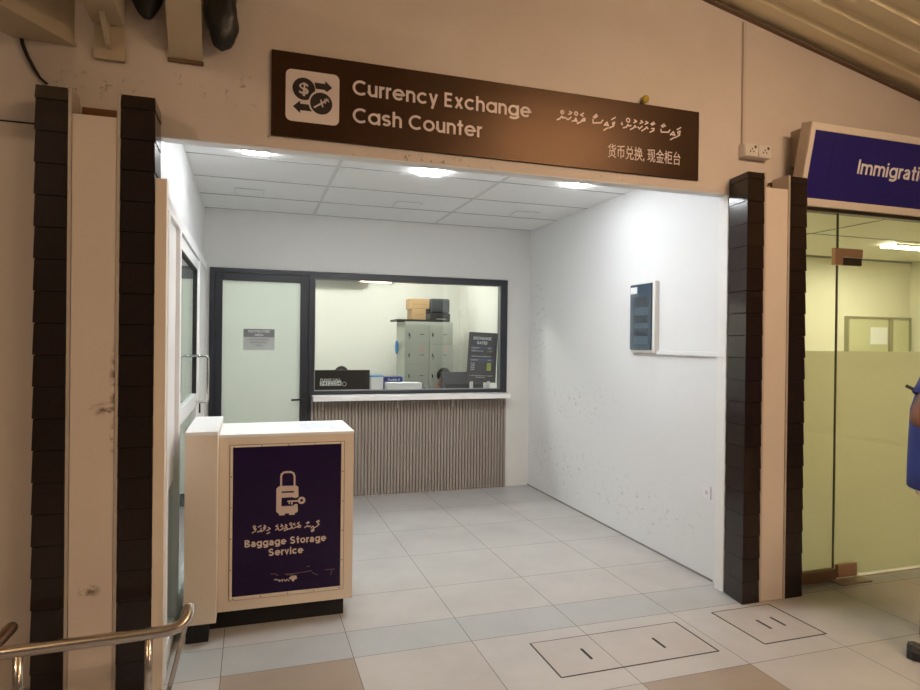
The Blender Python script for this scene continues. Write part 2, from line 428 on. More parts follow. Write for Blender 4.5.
# glossy cladding sheet on the wall left of the column, up to the seam
lp = MB(); lp.box(-3.2, -.862, 3.228, 3.24, 0.0, 2.455)
struct(lp.build('wall_front_cladding', M_panelcream))
sm = MB(); sm.box(-3.2, -.862, 3.232, 3.24, 2.455, 2.464)
struct(sm.build('trim_1', M_blackmat))
# white painted underside and reveal of the opening
lip = MB(); lip.box(-.40, 2.796, 3.243, 3.322, 2.460, 2.466); lip.box(2.796, 2.80, 3.243, 3.322, 0, 2.460); lip.box(2.80, XR, 3.3201, 3.324, 0, 2.7); lip.box(-.40, 2.80, 3.3201, 3.324, 2.466, 2.735)
struct(lip.build('trim_2', M_lip))

# ------------------------------------------------------------------ ROOM SHELL
wr = MB(); wr.box(XR, XR + .1, 3.32, YB + .1, 0, 3.0)
struct(wr.build('wall_right', M_white))
wb = MB()
wb.box(XL - .1, XR, YB, YB + .1, 2.195, 3.0); wb.box(2.585, XR, YB, YB + .1, 0, 2.195)
wb.box(XL - .1, -.365, YB, YB + .1, 0, 2.195); wb.box(.583, 2.585, YB, YB + .1, 0, .965)
struct(wb.build('wall_back', mat('greyed_white_paint', (.70, .70, .67), .5, noise=.1, nscale=1.5)))
wl = MB()
wl.box(XL - .1, XL, 3.32, YB, 2.165, 3.0); wl.box(XL - .1, XL, 5.70, YB, 0, 2.165); wl.box(XL - .1, XL, 3.243, 3.32, 2.2, 2.466)
struct(wl.build('wall_left', M_white))
ce = MB(); ce.cur = 0; ce.box(XL - .1, XR + .1, 3.32, YB + .1, ZC + .004, ZC + .06)
xg = [-.64, .566, 1.772, 2.98]; yg = [3.29, 3.89, 4.485, 5.085, 5.685, 6.29]
ce.cur = 1
for y in yg: ce.box(XL, XR, y - .004, y + .004, ZC + .001, ZC + .006)
ce.cur = 2
for x in xg[1:3]: ce.box(x - .012, x + .012, 3.325, YB, ZC, ZC + .006)
struct(ce.build('ceiling', [M_ceil, M_grid, mat('ceiling_bar', (.68, .69, .69), .5)]))
bb = MB(); bb.box(XR - .006, XR, 3.40, YB, 0, .012)
struct(bb.build('baseboard_right', mat('grey_sealant', (.25, .24, .23), .7)))

# hall roof: sloping sheet with ribs running down the slope
rf = MB()
def rp(x, y, d=0): return Vector((x, y, zroof(x) + d))
def slab(x0, x1, y0, y1, d0, d1):
    rf.hexa([rp(x0, y0, d0), rp(x1, y0, d0), rp(x1, y1, d0), rp(x0, y1, d0)], [rp(x0, y0, d1), rp(x1, y0, d1), rp(x1, y1, d1), rp(x0, y1, d1)])
slab(-3.2, 8, -2.0, 3.24, .03, .06)
rf.cur = 1
for k in range(30):
    y = 3.10 - .175 * k
    rf.hexa([rp(-3.2, y - .035, 0), rp(8, y - .035, 0), rp(8, y + .035, 0), rp(-3.2, y + .035, 0)],
            [rp(-3.2, y - .06, .03), rp(8, y - .06, .03), rp(8, y + .06, .03), rp(-3.2, y + .06, .03)])
struct(rf.build('ceiling_hall', [M_soffit, M_soffit]))
et = MB(); et.prism([(2.55, zroof(2.55) - .010), (7.9, zroof(7.9) - .010), (7.9, zroof(7.9) + .005), (2.55, zroof(2.55) + .005)], 1, 3.21, 3.245)
struct(et.build('trim_3', mat('dark_edge', (.16, .10, .06), .7)))

# ------------------------------------------------------------------ OFFICE behind the window
of = MB()
of.box(XL - .1, 3.0, 8.0, 8.1, 0, 2.9)
struct(of.build('wall_office_back', M_green))
of = MB(); of.box(2.62, 2.72, YB + .1, 8.0, 0, 2.9); struct(of.build('wall_office_right', M_green))
of = MB(); of.box(XL - .2, XL - .1, YB + .1, 8.0, 0, 2.9); struct(of.build('wall_office_left', M_green))
of = MB(); of.box(XL - .2, 2.72, YB + .1, 8.0, 2.7, 2.76); struct(of.build('ceiling_office', M_ceil))
# small side room behind the sliding door
sd = MB(); sd.box(-1.9, -1.8, 3.32, 6.4, 0, 2.8); struct(sd.build('wall_side_back', M_green))
sd = MB(); sd.box(-1.8, XL - .1, YB, YB + .1, 0, 2.8); struct(sd.build('wall_side_far', M_green))
sd = MB(); sd.box(-1.9, XL - .1, 3.32, YB + .1, 2.7, 2.76); struct(sd.build('ceiling_side', M_ceil))
# immigration room
im = MB(); im.box(3.2, 7.6, 5.6, 5.7, 0, 2.7); struct(im.build('wall_lobby_back', M_imm))
im = MB(); im.box(XR + .1, 3.2, 3.32, 5.7, 0, 2.7); struct(im.build('wall_lobby_left', M_imm))
im = MB(); im.box(7.5, 7.6, 3.32, 5.6, 0, 2.7); struct(im.build('wall_lobby_right', M_imm))
im = MB(); im.box(3.2, 7.6, 3.32, 5.6, 2.55, 2.62); im.cur = 1; im.box(4.80, 4.812, 3.32, 5.6, 2.546, 2.55); im.box(3.2, 7.5, 5.58, 5.6, 2.53, 2.55); im.box(3.2, 7.5, 4.5, 4.51, 2.546, 2.55)
struct(im.build('ceiling_lobby', [M_imm, M_grid]))

# ------------------------------------------------------------------ COLUMNS
def clad(mb, x0, x1, y0, y1, ztop, xb=None, h=.1325):
    """stack of bevelled tile courses"""
    z = 0.0; k = 0
    mb.cur = 1; mb.box((x0 if xb is None else xb) + .006, x1 - .006, y0 + .008, y1, 0, ztop - .004); mb.cur = 0
    if xb is not None: mb.cur = 1; mb.hexa([(x0+.007, y0+.008, 0), (xb+.01, y0+.008, 0), (xb+.01, y1, 0), (xb+.007, y1, 0)], [(x0+.007, y0+.008, ztop-.004), (xb+.01, y0+.008, ztop-.004), (xb+.01, y1, ztop-.004), (xb+.007, y1, ztop-.004)]); mb.cur = 0
    while z < ztop - .02:
        t = min(z + h - .003, ztop)
        e = .0035
        xq = x0 if xb is None else xb
        mb.hexa([(x0, y0, z), (x1, y0, z), (x1, y1, z), (xq, y1, z)], [(x0+e, y0+e, t), (x1-e, y0+e, t), (x1-e, y1, t), (xq+e, y1, t)])
        z += h; k += 1
def column(x, w, ztop, zpanel, label):
    """x = the four face breaks"""
    t = thing('column', label, 'column', ((x[0] + x[3]) / 2, YW, 0))
    for a, b in ((x[0], x[1]), (x[2], x[3])):
        mb = MB(); clad(mb, a, b, YF, YW - .002, ztop, 2.798 if abs(a - 2.768) < .01 else None); mb.build('tile_cladding', [M_tile, M_tilegap], t)
    p = MB(); p.box(x[1] + .015, x[2] - .015, YF + .006, YW - .06, 0.0, zpanel); pn = p.build('panel', M_panelcream if x[0] > 0 else M_panelworn, t, bevel=.002)
    for a in (x[1] + .001, x[2] - .014):
        q = MB(); q.box(a, a + .013, YF + .002, YW - .06, 0.0, ztop + .005); q.build('edge_trim', M_alu, t)
    b = MB(); b.box(x[1] + .022, x[2] - .022, YW - .055, YW - .03, zpanel - .1, ztop - .03); b.build('backing_board', M_ply, t)
    return t
M_panelworn = mat('glossy_cream_panel_worn', (.70, .61, .53), .22, coat=.3, noise=.15, nscale=2.5)
add_marks(M_panelworn, [((-.585, YF, 1.225), (.075, .06, .035)), ((-.553, YF, 1.33), (.022, .06, .19)), ((-.555, YF, 1.10), (.018, .06, .08)), ((-.64, YF, .455), (.05, .06, .032))],
          (.24, .17, .12), 16, .44, (1, 1, 1.6))
column((-.855, -.734, -.536, -.400), 0, 2.572, 2.47, 'dark brown tiled column with worn beige panel, beside the baggage counter and handrail')
column((2.768, 2.893, 3.089, 3.219), 0, 2.555, 2.475, 'dark brown tiled column with clean beige panel, between the white room and the glass doors')

# ------------------------------------------------------------------ LEFT SLIDING GLASS DOOR
d2 = sroot('door_2', (-.36, 4.4, 0))
j = MB(); j.box(-.398, -.352, 3.04, 3.10, 0.0, 2.225); j.build('jamb_board', M_laminate, d2, bevel=.002)
XD = -.365
j = MB()
j.box(XD - .045, XD + .012, 3.10, 5.70, 2.10, 2.165)      # head
j.box(XD - .045, XD + .016, 3.10, 3.17, 0, 2.10)
j.box(XD - .045, XD + .016, 3.60, 3.66, 0, 2.10)
j.box(XD - .045, XD + .010, 5.0, 5.12, 0, 2.10); j.box(XD - .045, XD + .004, 5.12, 5.70, 0, 2.10)
j.box(XD - .045, XD + .006, 3.17, 3.60, 0, .09)
j.build('frame', M_whiteframe, d2, bevel=.003)
j = MB(); j.box(XD - .045, XD + .014, 3.10, 5.70, .001, .012); j.build('floor_track', M_steel, d2)
j = MB(); j.box(XD - .02, XD - .006, 3.17, 3.60, .80, 2.10); j.build('infill_panel', M_whiteframe, d2)
j = MB(); j.box(XD - .02, XD - .012, 3.17, 3.60, .09, .80); j.build('side_pane', M_glass2, d2)
leaf = MB()
XS = XD - .008
leaf.box(XS - .03, XS + .012, 3.68, 3.78, .02, 2.09); leaf.box(XS - .03, XS + .012, 4.88, 4.96, .02, 2.09)
leaf.box(XS - .03, XS + .012, 3.78, 4.88, 2.02, 2.09); leaf.box(XS - .03, XS + .012, 3.78, 4.88, 1.055, 1.145); leaf.box(XS - .03, XS + .012, 3.78, 4.88, .02, .12)
lf = leaf.build('sliding_leaf', M_whiteframe, d2, bevel=.003)
q = MB(); q.box(XS - .02, XS + .010, 4.868, 4.882, 1.145, 2.02); q.box(XS - .02, XS + .010, 3.778, 3.792, 1.145, 2.02); q.box(XS - .02, XS + .010, 3.79, 4.87, 2.008, 2.022); q.build('gasket', M_blackmat, lf)
q = MB(); q.box(XS - .012, XS - .004, 3.78, 4.88, 1.145, 2.02); q.build('upper_pane', M_glass2, lf)
q = MB(); q.box(XS - .012, XS - .004, 3.78, 4.88, .12, 1.055); q.build('lower_pane', M_glass2, lf)
for sx, w in ((1, .078), (-1, .06)):
    q = MB(); xo = XS + sx * w; yh = 4.86
    q.tube([(XS, yh, 1.085), (xo, yh, 1.085), (xo + sx*.008, yh, 1.10), (xo + sx*.008, yh, 1.395), (xo, yh, 1.41), (XS, yh, 1.41)], .0105, 12)
    q.build('pull_handle', M_chrome, lf, smooth=True)
q = MB(); q.box(XD + .010, XD + .020, 5.02, 5.06, .99, 1.06); q.build('lock', M_black, d2)

# ------------------------------------------------------------------ BACK DOOR + WINDOW
d1 = sroot('door_1', (.08, YB, 0))
Y0, Y1 = YB - .025, YB + .075
q = MB(); q.box(-.362, -.318, Y0, Y1, 0, 2.192); q.box(-.318, .530, Y0, Y1, 2.15, 2.192); q.build('door_frame', M_darkframe, d1)
lf = MB(); a, b = -.3175, .5295
yl0, yl1 = YB - .012, YB + .03
lf.box(a, a + .066, yl0, yl1, .008, 2.1495); lf.box(b - .078, b, yl0, yl1, .008, 2.1495); lf.box(a + .066, b - .078, yl0, yl1, 2.08, 2.1495); lf.box(a + .066, b - .078, yl0, yl1, .008, .12)
lfo = lf.build('door_leaf', M_darkframe, d1, bevel=.003)
q = MB(); q.box(a + .066, b - .078, YB + .004, YB + .012, .12, 2.08); q.build('frosted_pane', M_frost, lfo)
q = MB(); q.box(.470, .506, yl0 - .008, yl0, .80, 1.03)
q.tube([(.488, yl0, .965), (.488, yl0 - .045, .965), (.475, yl0 - .052, .965), (.37, yl0 - .052, .962)], .0095, 10)
q.tube([(.488, yl0, .85), (.488, yl0 - .014, .85)], .012, 10)
q.build('lever_handle', M_black, lfo, smooth=False, bevel=.001)

w1 = sroot('window_1', (1.58, YB, .97))
q = MB()
q.box(.530, .585, Y0, Y1, 0.0, 2.192); q.box(.585, 2.585, Y0, Y1, 2.125, 2.188); q.box(.585, 2.585, Y0, Y1, 1.004, 1.040); q.box(2.512, 2.585, Y0, Y1, 1.040, 2.125)
q.build('window_frame', M_darkframe, w1, bevel=.002)
q = MB(); q.box(.585, 2.512, YB + .012, YB + .02, 1.04, 2.125); q.build('pane', M_glass, w1)
q = MB(); q.box(.585, .592, YB - .01, YB + .03, 1.04, 2.125); q.box(2.505, 2.512, YB - .01, YB + .03, 1.04, 2.125); q.box(.592, 2.505, YB - .01, YB + .03, 1.04, 1.047); q.build('glazing_bead', mat('pale_bead', (.30, .32, .33), .4), w1)

ns = thing('notice_plate', 'small grey notice plate on the frosted glass of the dark door', 'notice', (.075, YB, 1.43))
q = MB(); q.box(-.066, .216, YB - .003, YB + .004, 1.432, 1.632); q.build('plate', mat('grey_plate', (.50, .51, .50), .4), ns)
q = MB(); q.box(-.064, .214, YB - .004, YB - .003, 1.555, 1.630); q.build('header_band', mat('mid_grey_print', (.22, .225, .22), .5), ns)
fr = on_y(YB - .004)
lettering('header_lettering', 'RESTRICTED', M_paper, ns, fr, -.02, .17, 1.600, .020, .01, thick=.001)
lettering('header_lettering', 'AREA', M_paper, ns, fr, .035, .115, 1.565, .020, .01, thick=.001)
lettering('notice_lettering', 'AUTHORIZED', mat('grey_ink', (.2, .2, .2), .6), ns, fr, -.01, .16, 1.525, .015, 0, thick=.001)
lettering('notice_lettering', 'PERSONNEL', MATS['grey_ink'], ns, fr, -.0, .15, 1.497, .015, 0, thick=.001)
lettering('notice_lettering', 'ONLY', MATS['grey_ink'], ns, fr, .045, .105, 1.469, .015, 0, thick=.001)

# service counter under the window
sc = thing('service_counter', 'white ledge on a grooved taupe front below the office window', 'counter', (1.56, YB, 0))
q = MB()
n = 62; x0, x1 = .555, 2.583; st = (x1 - x0) / n; ya, yb2 = YB - .028, YB - .012
prof = [(x0, YB - .002)]
for k in range(n):
    u = x0 + k * st
    prof += [(u + .001, yb2), (u + .004, ya), (u + st * .72, ya), (u + st * .72 + .003, yb2)]
prof += [(x1, yb2), (x1, YB - .002)]
q.prism([(p[0], p[1]) for p in prof], 2, 0.0, .952)
q.build('fluted_front', M_flute, sc)
q = MB(); q.box(.563, 2.562, YB - .19, YB - .026, .955, 1.002); q.build('ledge', M_ledge, sc, bevel=.003)
for x in (.66, 1.40, 1.98, 2.52):
    q = MB(); q.box(x, x + .012, YB - .12, YB - .028, .945, .955); q.box(x, x + .012, YB - .036, YB - .028, .86, .945); q.build('bracket', mat('bracket_grey', (.5, .48, .45), .4), sc)

# ------------------------------------------------------------------ OFFICE CONTENTS
def on_face(P, ux, uz, nrm):
    P = Vector(P); ux = Vector(ux); uz = Vector(uz); nrm = Vector(nrm)
    return lambda x, z, d: P + ux * x + uz * z + nrm * d
dk = thing('office_desk', 'long white office desk behind the window, carrying the monitors', 'desk', (1.55, 6.75, 0))
q = MB(); q.box(.55, 2.60, 6.43, 6.80, .955, .985); q.build('desk_top', M_ledge, dk)
for x in (.56, 2.56):
    q = MB(); q.box(x, x + .03, 6.45, 6.78, 0.0, .955); q.build('side_panel', M_whiteframe, dk)
ZD = .985
# lockers
lk = thing('locker_cabinet', 'tall grey green steel locker cabinet against the office back wall', 'cabinet', (1.985, 7.43, 0))
LX0, LX1, LY0, LY1, LZ = 1.692, 2.275, 7.2, 7.66, 1.762
q = MB(); q.box(LX0, LX1, LY0 + .012, LY1, 0.0, LZ); q.build('body', M_locker, lk, bevel=.004)
cw = (LX1 - LX0 - .03) / 2
zs_ = [(1.50, 1.735), (1.262, 1.494), (1.02, 1.256), (.78, 1.014), (.54, .774), (.30, .534), (.06, .294)]
for cx in range(2):
    xa = LX0 + .012 + cx * (cw + .006)
    for r, (za, zb) in enumerate(zs_):
        q = MB(); q.box(xa, xa + cw, LY0, LY0 + .012, za, zb); d = q.build('door', M_locker, lk, bevel=.002)
        q = MB(); q.box(xa + .03, xa + .043, LY0 - .006, LY0, za + .09, za + .13)
        if (cx, r) in ((0, 0), (1, 1)): q.tube([(xa + .036, LY0 - .012, za + .12), (xa + .05, LY0 - .014, za + .09), (xa + .036, LY0 - .012, za + .06)], .004, 6)
        q.build('lock', M_chrome if (cx, r) not in ((0, 0), (1, 1)) else M_dkgrey, d)
        if r == 1:
            q = MB(); q.box(xa + cw * .62, xa + cw * .8, LY0 - .001, LY0, zb - .06, zb - .04); q.build('sticker', M_pink, d)
        q = MB(); q.box(xa + cw * .60, xa + cw * .78, LY0 - .001, LY0, za + .11, za + .118); q.build('vent_slot', M_dkgrey, d)
for name, lab, b in (('cardboard_box', 'brown cardboard box on the lockers, the upper of two', (1.782, 2.012, 7.32, 7.56, 1.917, 2.037)),
                     ('cardboard_box', 'smaller brown cardboard box lying on the locker top under another box', (1.80, 1.968, 7.32, 7.56, 1.790, 1.915))):
    t = thing(name, lab, 'box', ((b[0]+b[1])/2, (b[2]+b[3])/2, b[4]))
    q = MB(); q.box(*b); q.build('carton', M_card, t, bevel=.003)
    q = MB(); q.box(b[0] + .02, b[1] - .02, b[2] - .001, b[2], (b[4]+b[5])/2 - .012, (b[4]+b[5])/2 + .002); q.build('tape', M_cardtape, t)
q = MB(); q.box(1.60, 2.02, 7.22, 7.60, 1.7645, 1.788); tag(q.build('flat_folder', M_black, bevel=.004), 'flat black folder under the cardboard boxes on the lockers', 'folder')
cs = thing('equipment_case', 'large black equipment case with rounded corners on the lockers, right of the boxes', 'case', (2.16, 7.44, 1.765))
q = MB(); q.box(2.022, 2.262, 7.30, 7.60, 1.872, 2.045); q.build('upper_shell', M_dkgrey, cs, bevel=.025, seg=4)
q = MB(); q.box(2.022, 2.262, 7.28, 7.60, 1.7645, 1.870); q.build('lower_shell', M_black, cs, bevel=.012)
q = MB(); q.tube([(2.08, 7.278, 1.80), (2.08, 7.262, 1.80), (2.2, 7.262, 1.80), (2.2, 7.278, 1.80)], .006, 8); q.build('handle', M_steel, cs)
bm_ = thing('broom', 'thin stick with a bright blue head leaning on the left side of the lockers', 'broom', (1.63, 7.5, 0))
q = MB(); q.tube([(1.61, 7.42, .0), (1.655, 7.48, 1.40)], .009, 8); q.build('stick', M_whiteframe, bm_)
q = MB(); q.ellipsoid((1.656, 7.47, 1.46), .022, .03, .085); q.build('head', M_cyan, bm_, smooth=True)
# monitors (seen from behind)
def monitor(x0, x1, z1, Yb, label):
    xm = (x0 + x1) / 2
    t = thing('monitor', label, 'monitor', (xm, Yb + .05, ZD))
    q = MB(); q.box(x0, x1, Yb, Yb + .03, ZD + .035, z1); q.build('housing', M_black if x0 < 1.5 else M_dkgrey, t, bevel=.006)
    q = MB(); q.box(x0 + .012, x1 - .012, Yb + .03, Yb + .033, ZD + .05, z1 - .012); q.build('screen', emis('dim_screen', (.4, .5, .7), .3), t)
    q = MB(); q.box(xm - .10, xm + .10, Yb - .02, Yb + .14, ZD, ZD + .012); q.build('base', M_black, t, bevel=.004)
    q = MB(); q.box(xm - .03, xm + .03, Yb + .035, Yb + .055, ZD + .012, z1 - .08); q.build('neck', M_black, t)
    return t
m1 = monitor(.612, 1.175, 1.232, 6.56, 'black monitor seen from behind with a white number sticker, left end of the desk')
fr = on_y(6.56)
q = MB(); q.box(.668, .882, 6.5585, 6.56, 1.073, 1.118); st_ = q.build('asset_sticker', mat('grey_sticker', (.88, .88, .88), .5), m1)
fr2 = on_y(6.5583)
lettering('sticker_lettering', 'PLEASE CALL', M_paper, st_, fr2, .672, .878, 1.121, .024, .012, thick=.001)
lettering('sticker_lettering', '7412254', M_black, st_, fr2, .674, .876, 1.0785, .034, .006, thick=.001)
q = MB(); q.tube([(.912 + .02*math.cos(a*PI/8), 6.558, 1.088 + .02*math.sin(a*PI/8)) for a in range(16)], .002, 6, closed=True); q.build('round_mark', MATS['grey_sticker'], m1)
m2 = monitor(1.955, 2.44, 1.205, 6.60, 'dark grey monitor seen from behind, right end of the desk beside the rates sign')
q = MB(); q.box(2.0, 2.42, 6.598, 6.60, 1.035, 1.075); q.build('lower_band', M_blackmat, m2)
# things between them
q = MB(); q.box(1.183, 1.313, 6.56, 6.70, ZD, 1.160); bx_ = thing('paper_ream', 'white ream pack with a blue lid edge, beside the left monitor', 'paper', (1.248, 6.63, ZD)); q.build('pack', M_paper, bx_, bevel=.004)
q = MB(); q.box(1.181, 1.315, 6.558, 6.702, 1.160, 1.172); q.build('lid', M_cyan, bx_)
db = thing('paper_box', 'dark blue paper box with white lettering behind the white tray', 'box', (1.42, 6.72, ZD))
q = MB(); q.box(1.345, 1.545, 6.66, 6.86, ZD, 1.152); q.build('carton', mat('royal_blue_print', (.012, .03, .20), .4), db, bevel=.003)
lettering('lettering', 'Double A', M_paper, db, on_y(6.66), 1.385, 1.515, 1.108, .028, .015, thick=.001)
q = MB(); q.box(1.345, 1.715, 6.50, 6.64, ZD, 1.100); tag(q.build('document_tray', M_paper, bevel=.008), 'low white tray on the desk in front of the blue paper box', 'tray')
# exchange rate board on two feet, on the ledge inside the window
rb = thing('rate_board', 'charcoal exchange rates board on two short metal feet behind the window glass', 'sign', (2.34, 6.40, 1.0))
BP = (2.175, 6.40, 0)
q = MB(); q.hexa([(2.172, 6.395, 1.108), (2.500, 6.395, 1.098), (2.500, 6.410, 1.098), (2.172, 6.410, 1.108)], [(2.203, 6.395, 1.640), (2.521, 6.395, 1.628), (2.521, 6.410, 1.628), (2.203, 6.410, 1.640)])
q.build('board', M_charcoalsign, rb)
def frb(x, z, d):   # board coordinates 0..1
    xa = 2.172 + (2.203 - 2.172) * z; xb = 2.500 + (2.521 - 2.500) * z
    za = 1.108 + .532 * z; zb = 1.098 + .530 * z
    return Vector((xa + (xb - xa) * x, 6.395 - d, za + (zb - za) * x))
def bl(s, x0, x1, z0, h, m=M_paper, b=.01): lettering('lettering', s, m, rb, frb, x0, x1, z0, h, b, thick=.001)
def bbar(x0, x1, z0, z1, m, nm):
    q = MB(); flatpoly(q, [(x0, z0), (x1, z0), (x1, z1), (x0, z1)], frb, 0, .0008); q.build(nm, m, rb)
bl('EXCHANGE', .15, .78, .855, .055, b=.03); bl('RATES', .29, .65, .765, .055, b=.03)
bbar(.07, .90, .665, .715, M_bar, 'blue_bar'); bl('CURRENCY', .10, .38, .675, .025); bl('BUY', .70, .80, .675, .025)
bl('USD', .10, .24, .615, .03); bl('US DOLLAR', .25, .52, .618, .022); bl('15.42', .66, .84, .612, .032, M_lime)
bl('EXCHANGE CURRENCIES', .13, .80, .512, .02)
bbar(.07, .90, .425, .475, M_bar, 'blue_bar'); bl('CURRENCY', .10, .36, .437, .022); bl('SELL', .70, .80, .437, .022)
for k, s in enumerate(('EUR', 'GBP', 'SGD', 'INR')):
    z = .365 - .04 * k
    bl(s, .11, .25, z, .024); bbar(.67, .82, z - .006, z + .030, M_lime, 'rate_cell')
bl('RATES ARE SUBJECT TO CHANGE', .10, .88, .125, .018); bl('WITHOUT NOTICE', .32, .62, .09, .018)
for x in (2.215, 2.405):
    q = MB(); q.box(x, x + .028, 6.385, 6.42, ZD, 1.115); q.box(x - .01, x + .038, 6.36, 6.46, ZD, ZD + .004); q.build('foot', M_whiteframe, rb)
# air conditioner with its loose cable
ac = thing('air_conditioner', 'white split air conditioner at the top left of the office back wall', 'air conditioner', (1.0, 7.9, 2.27))
q = MB(); q.prism([(7.80, 2.29), (7.84, 2.265), (8.002, 2.265), (8.002, 2.56), (7.80, 2.56)], 0, .62, 1.42); q.build('body', M_whiteframe, ac, bevel=.01)
q = MB(); q.box(.66, 1.38, 7.83, 7.90, 2.262, 2.266); q.build('louvre', M_dkgrey, ac)
q = MB(); q.tube([(1.42, 7.96, 2.36), (1.50, 7.97, 2.33), (1.58, 7.97, 2.35), (1.64, 7.97, 2.31), (1.68, 7.97, 2.26), (1.72, 7.97, 2.27), (1.73, 7.97, 2.32), (1.70, 7.97, 2.35)], .008, 8); q.build('cable', M_dkgrey, ac, smooth=True)

# ------------------------------------------------------------------ INTERIOR FIXTURES
for x, lab in ((.02, 'small flat ceiling light at the left, half hidden by the wall above the opening'), (1.205, 'small flat ceiling light, the middle and brightest of the three'), (2.345, 'small flat ceiling light nearest the right wall')):   # the visible row
    yc, hy = {0: (4.29, .04), 1: (4.36, .085), 2: (4.32, .05)}[round(x / 1.17)]
    t = thing('ceiling_light', lab, 'light', (x, yc, ZC - .012), 'ceiling lights in the white room')
    q = MB()
    for b in ((x-.085, x+.085, -hy - .008, -hy + .002), (x-.085, x+.085, hy - .002, hy + .008), (x-.085, x-.077, -hy, hy), (x+.077, x+.085, -hy, hy)): q.box(b[0], b[1], yc + b[2], yc + b[3], ZC - .003, ZC)
    q.build('frame', M_whiteframe, t)
    q = MB(); q.box(x - .077, x + .077, yc - hy + .002, yc + hy - .002, ZC - .015, ZC - .001); q.build('diffuser', M_led, t)
for x in (.45, 1.10, 1.75):   # unseen row behind the wall above the opening, added to even out the room light
    t = thing('ceiling_light', 'unseen square light added behind the wall above the opening to even out the room light', 'light', (x, 3.70, ZC - .012), 'added unseen lights behind the header')
    q = MB(); q.box(x - .105, x + .105, 3.595, 3.805, ZC - .004, ZC); q.build('frame', M_whiteframe, t)
    q = MB(); q.box(x - .095, x + .095, 3.605, 3.795, ZC - .018, ZC - .004); q.build('diffuser', M_led, t)
for x, lab in ((-.02, 'faint square access panel in the ceiling near the left wall'), (1.30, 'faint square access panel in the middle of the ceiling'), (2.42, 'faint square access panel in the ceiling near the right wall')):
    t = thing('ceiling_access_panel', lab, 'access panel', (x, 5.5, ZC - .003), 'faint access panels in the ceiling')
    q = MB(); q.box(x - .11, x + .11, 5.39, 5.61, ZC - .003, ZC + .001); q.build('cover', M_ceil, t)
    q = MB()
    for b in ((x-.113, x+.113, 5.387, 5.39), (x-.113, x+.113, 5.61, 5.613), (x-.113, x-.11, 5.39, 5.61), (x+.11, x+.113, 5.39, 5.61)): q.box(*b, ZC - .003, ZC + .001)
    q.build('rim', mat('rim_grey', (.55, .55, .55), .6), t)
# distribution board on right wall
pb = thing('distribution_board', 'white electrical distribution board with a smoked blue cover on the right wall', 'fuse box', (XR, 4.19, 1.47))
q = MB(); q.box(XR - .038, XR + .002, 4.005, 4.318, 1.468, 2.0); q.build('enclosure', mat('board_white', (.72, .73, .70), .4), pb, bevel=.006)
q = MB(); q.box(XR - .050, XR - .038, 4.035, 4.312, 1.487, 1.985); cv = q.build('cover', M_dbglass, pb, bevel=.008)
for z0, z1 in ((1.82, 1.88), (1.70, 1.74), (1.60, 1.64)):
    q = MB(); q.box(XR - .052, XR - .050, 4.07, 4.25, z0, z1); q.build('breaker_row', mat('breaker_dark', (.018, .026, .04), .3), cv)
for z0, z1 in ((1.75, 1.81), (1.65, 1.69), (1.53, 1.59)):
    q = MB(); q.box(XR - .0515, XR - .050, 4.07, 4.25, z0, z1); q.build('breaker_strip', mat('breaker_mid', (.06, .09, .13), .3), cv)
q = MB(); q.box(XR - .0525, XR - .050, 4.215, 4.30, 1.915, 1.965); q.build('label_sticker', M_paper, cv)
q = MB(); q.box(XR - .022, XR + .002, 3.345, 4.003, 1.455, 1.485); tag(q.build('cable_trunking', M_whiteframe, bevel=.002), 'white cable trunking running from the fuse box along the right wall', 'trunking')
so = thing('wall_socket', 'small white socket low on the right wall near its front edge', 'socket', (XR, 3.45, .53))
q = MB(); q.box(XR - .012, XR, 3.42, 3.49, .525, .61); q.build('plate', M_whiteframe, so, bevel=.003)
q = MB(); q.box(XR - .013, XR - .012, 3.445, 3.465, .555, .58); q.build('switch', mat('grey_switch', (.5, .5, .5), .5), so)

# ------------------------------------------------------------------ BAGGAGE COUNTER
bc = thing('baggage_counter', 'cream counter with a dark purple baggage storage panel on a black plinth', 'counter', (.2, 3.8, 0))
q = MB(); q.box(-.152, .551, 3.556, 4.04, .10, 1.014); q.build('body', M_laminate, bc, bevel=.002)
q = MB(); q.box(-.152, .553, 3.553, 4.045, 1.014, 1.030); q.build('top', M_lamtop, bc, bevel=.0015)
q = MB(); q.box(-.304, -.1525, 3.428, 4.10, .10, 1.050); q.build('side_pedestal', M_laminate, bc, bevel=.002)
q = MB(); q.box(-.306, -.1520, 3.425, 4.105, 1.050, 1.066); q.build('pedestal_top', M_lamtop, bc, bevel=.0015)
q = MB(); q.box(-.19, .508, 3.60, 4.0, 0, .10); q.box(-.296, -.19, 3.455, 4.06, 0, .10); q.build('plinth', M_blackmat, bc)
# panel
YP = 3.556
q = MB(); x0, x1, z0, z1 = -.096, .498, .157, .972
for b in ((x0, x1, z1 - .010, z1), (x0, x1, z0, z0 + .018), (x0, x0 + .014, z0 + .018, z1 - .010), (x1 - .016, x1, z0 + .018, z1 - .010)): q.box(b[0], b[1], YP - .008, YP, b[2], b[3])
bcf = q.build('panel_frame', M_laminate, bc, bevel=.002)
q = MB()
for b in ((x0 - .003, x1 + .003, z1, z1 + .003), (x0 - .003, x1 + .003, z0 - .003, z0), (x0 - .003, x0, z0, z1), (x1, x1 + .003, z0, z1)): q.box(b[0], b[1], YP - .0015, YP, b[2], b[3])
q.build('frame_gap', mat('grimy_gap', (.12, .075, .045), .8), bc)
q = MB(); nails = []
for k in range(5):
    for zz in (z0 + .009, z1 - .005): nails.append((x0 + .02 + k * (x1 - x0 - .04) / 4, zz))
for k in range(1, 5):
    for xx in (x0 + .006, x1 - .007): nails.append((xx, z0 + k * (z1 - z0) / 5))
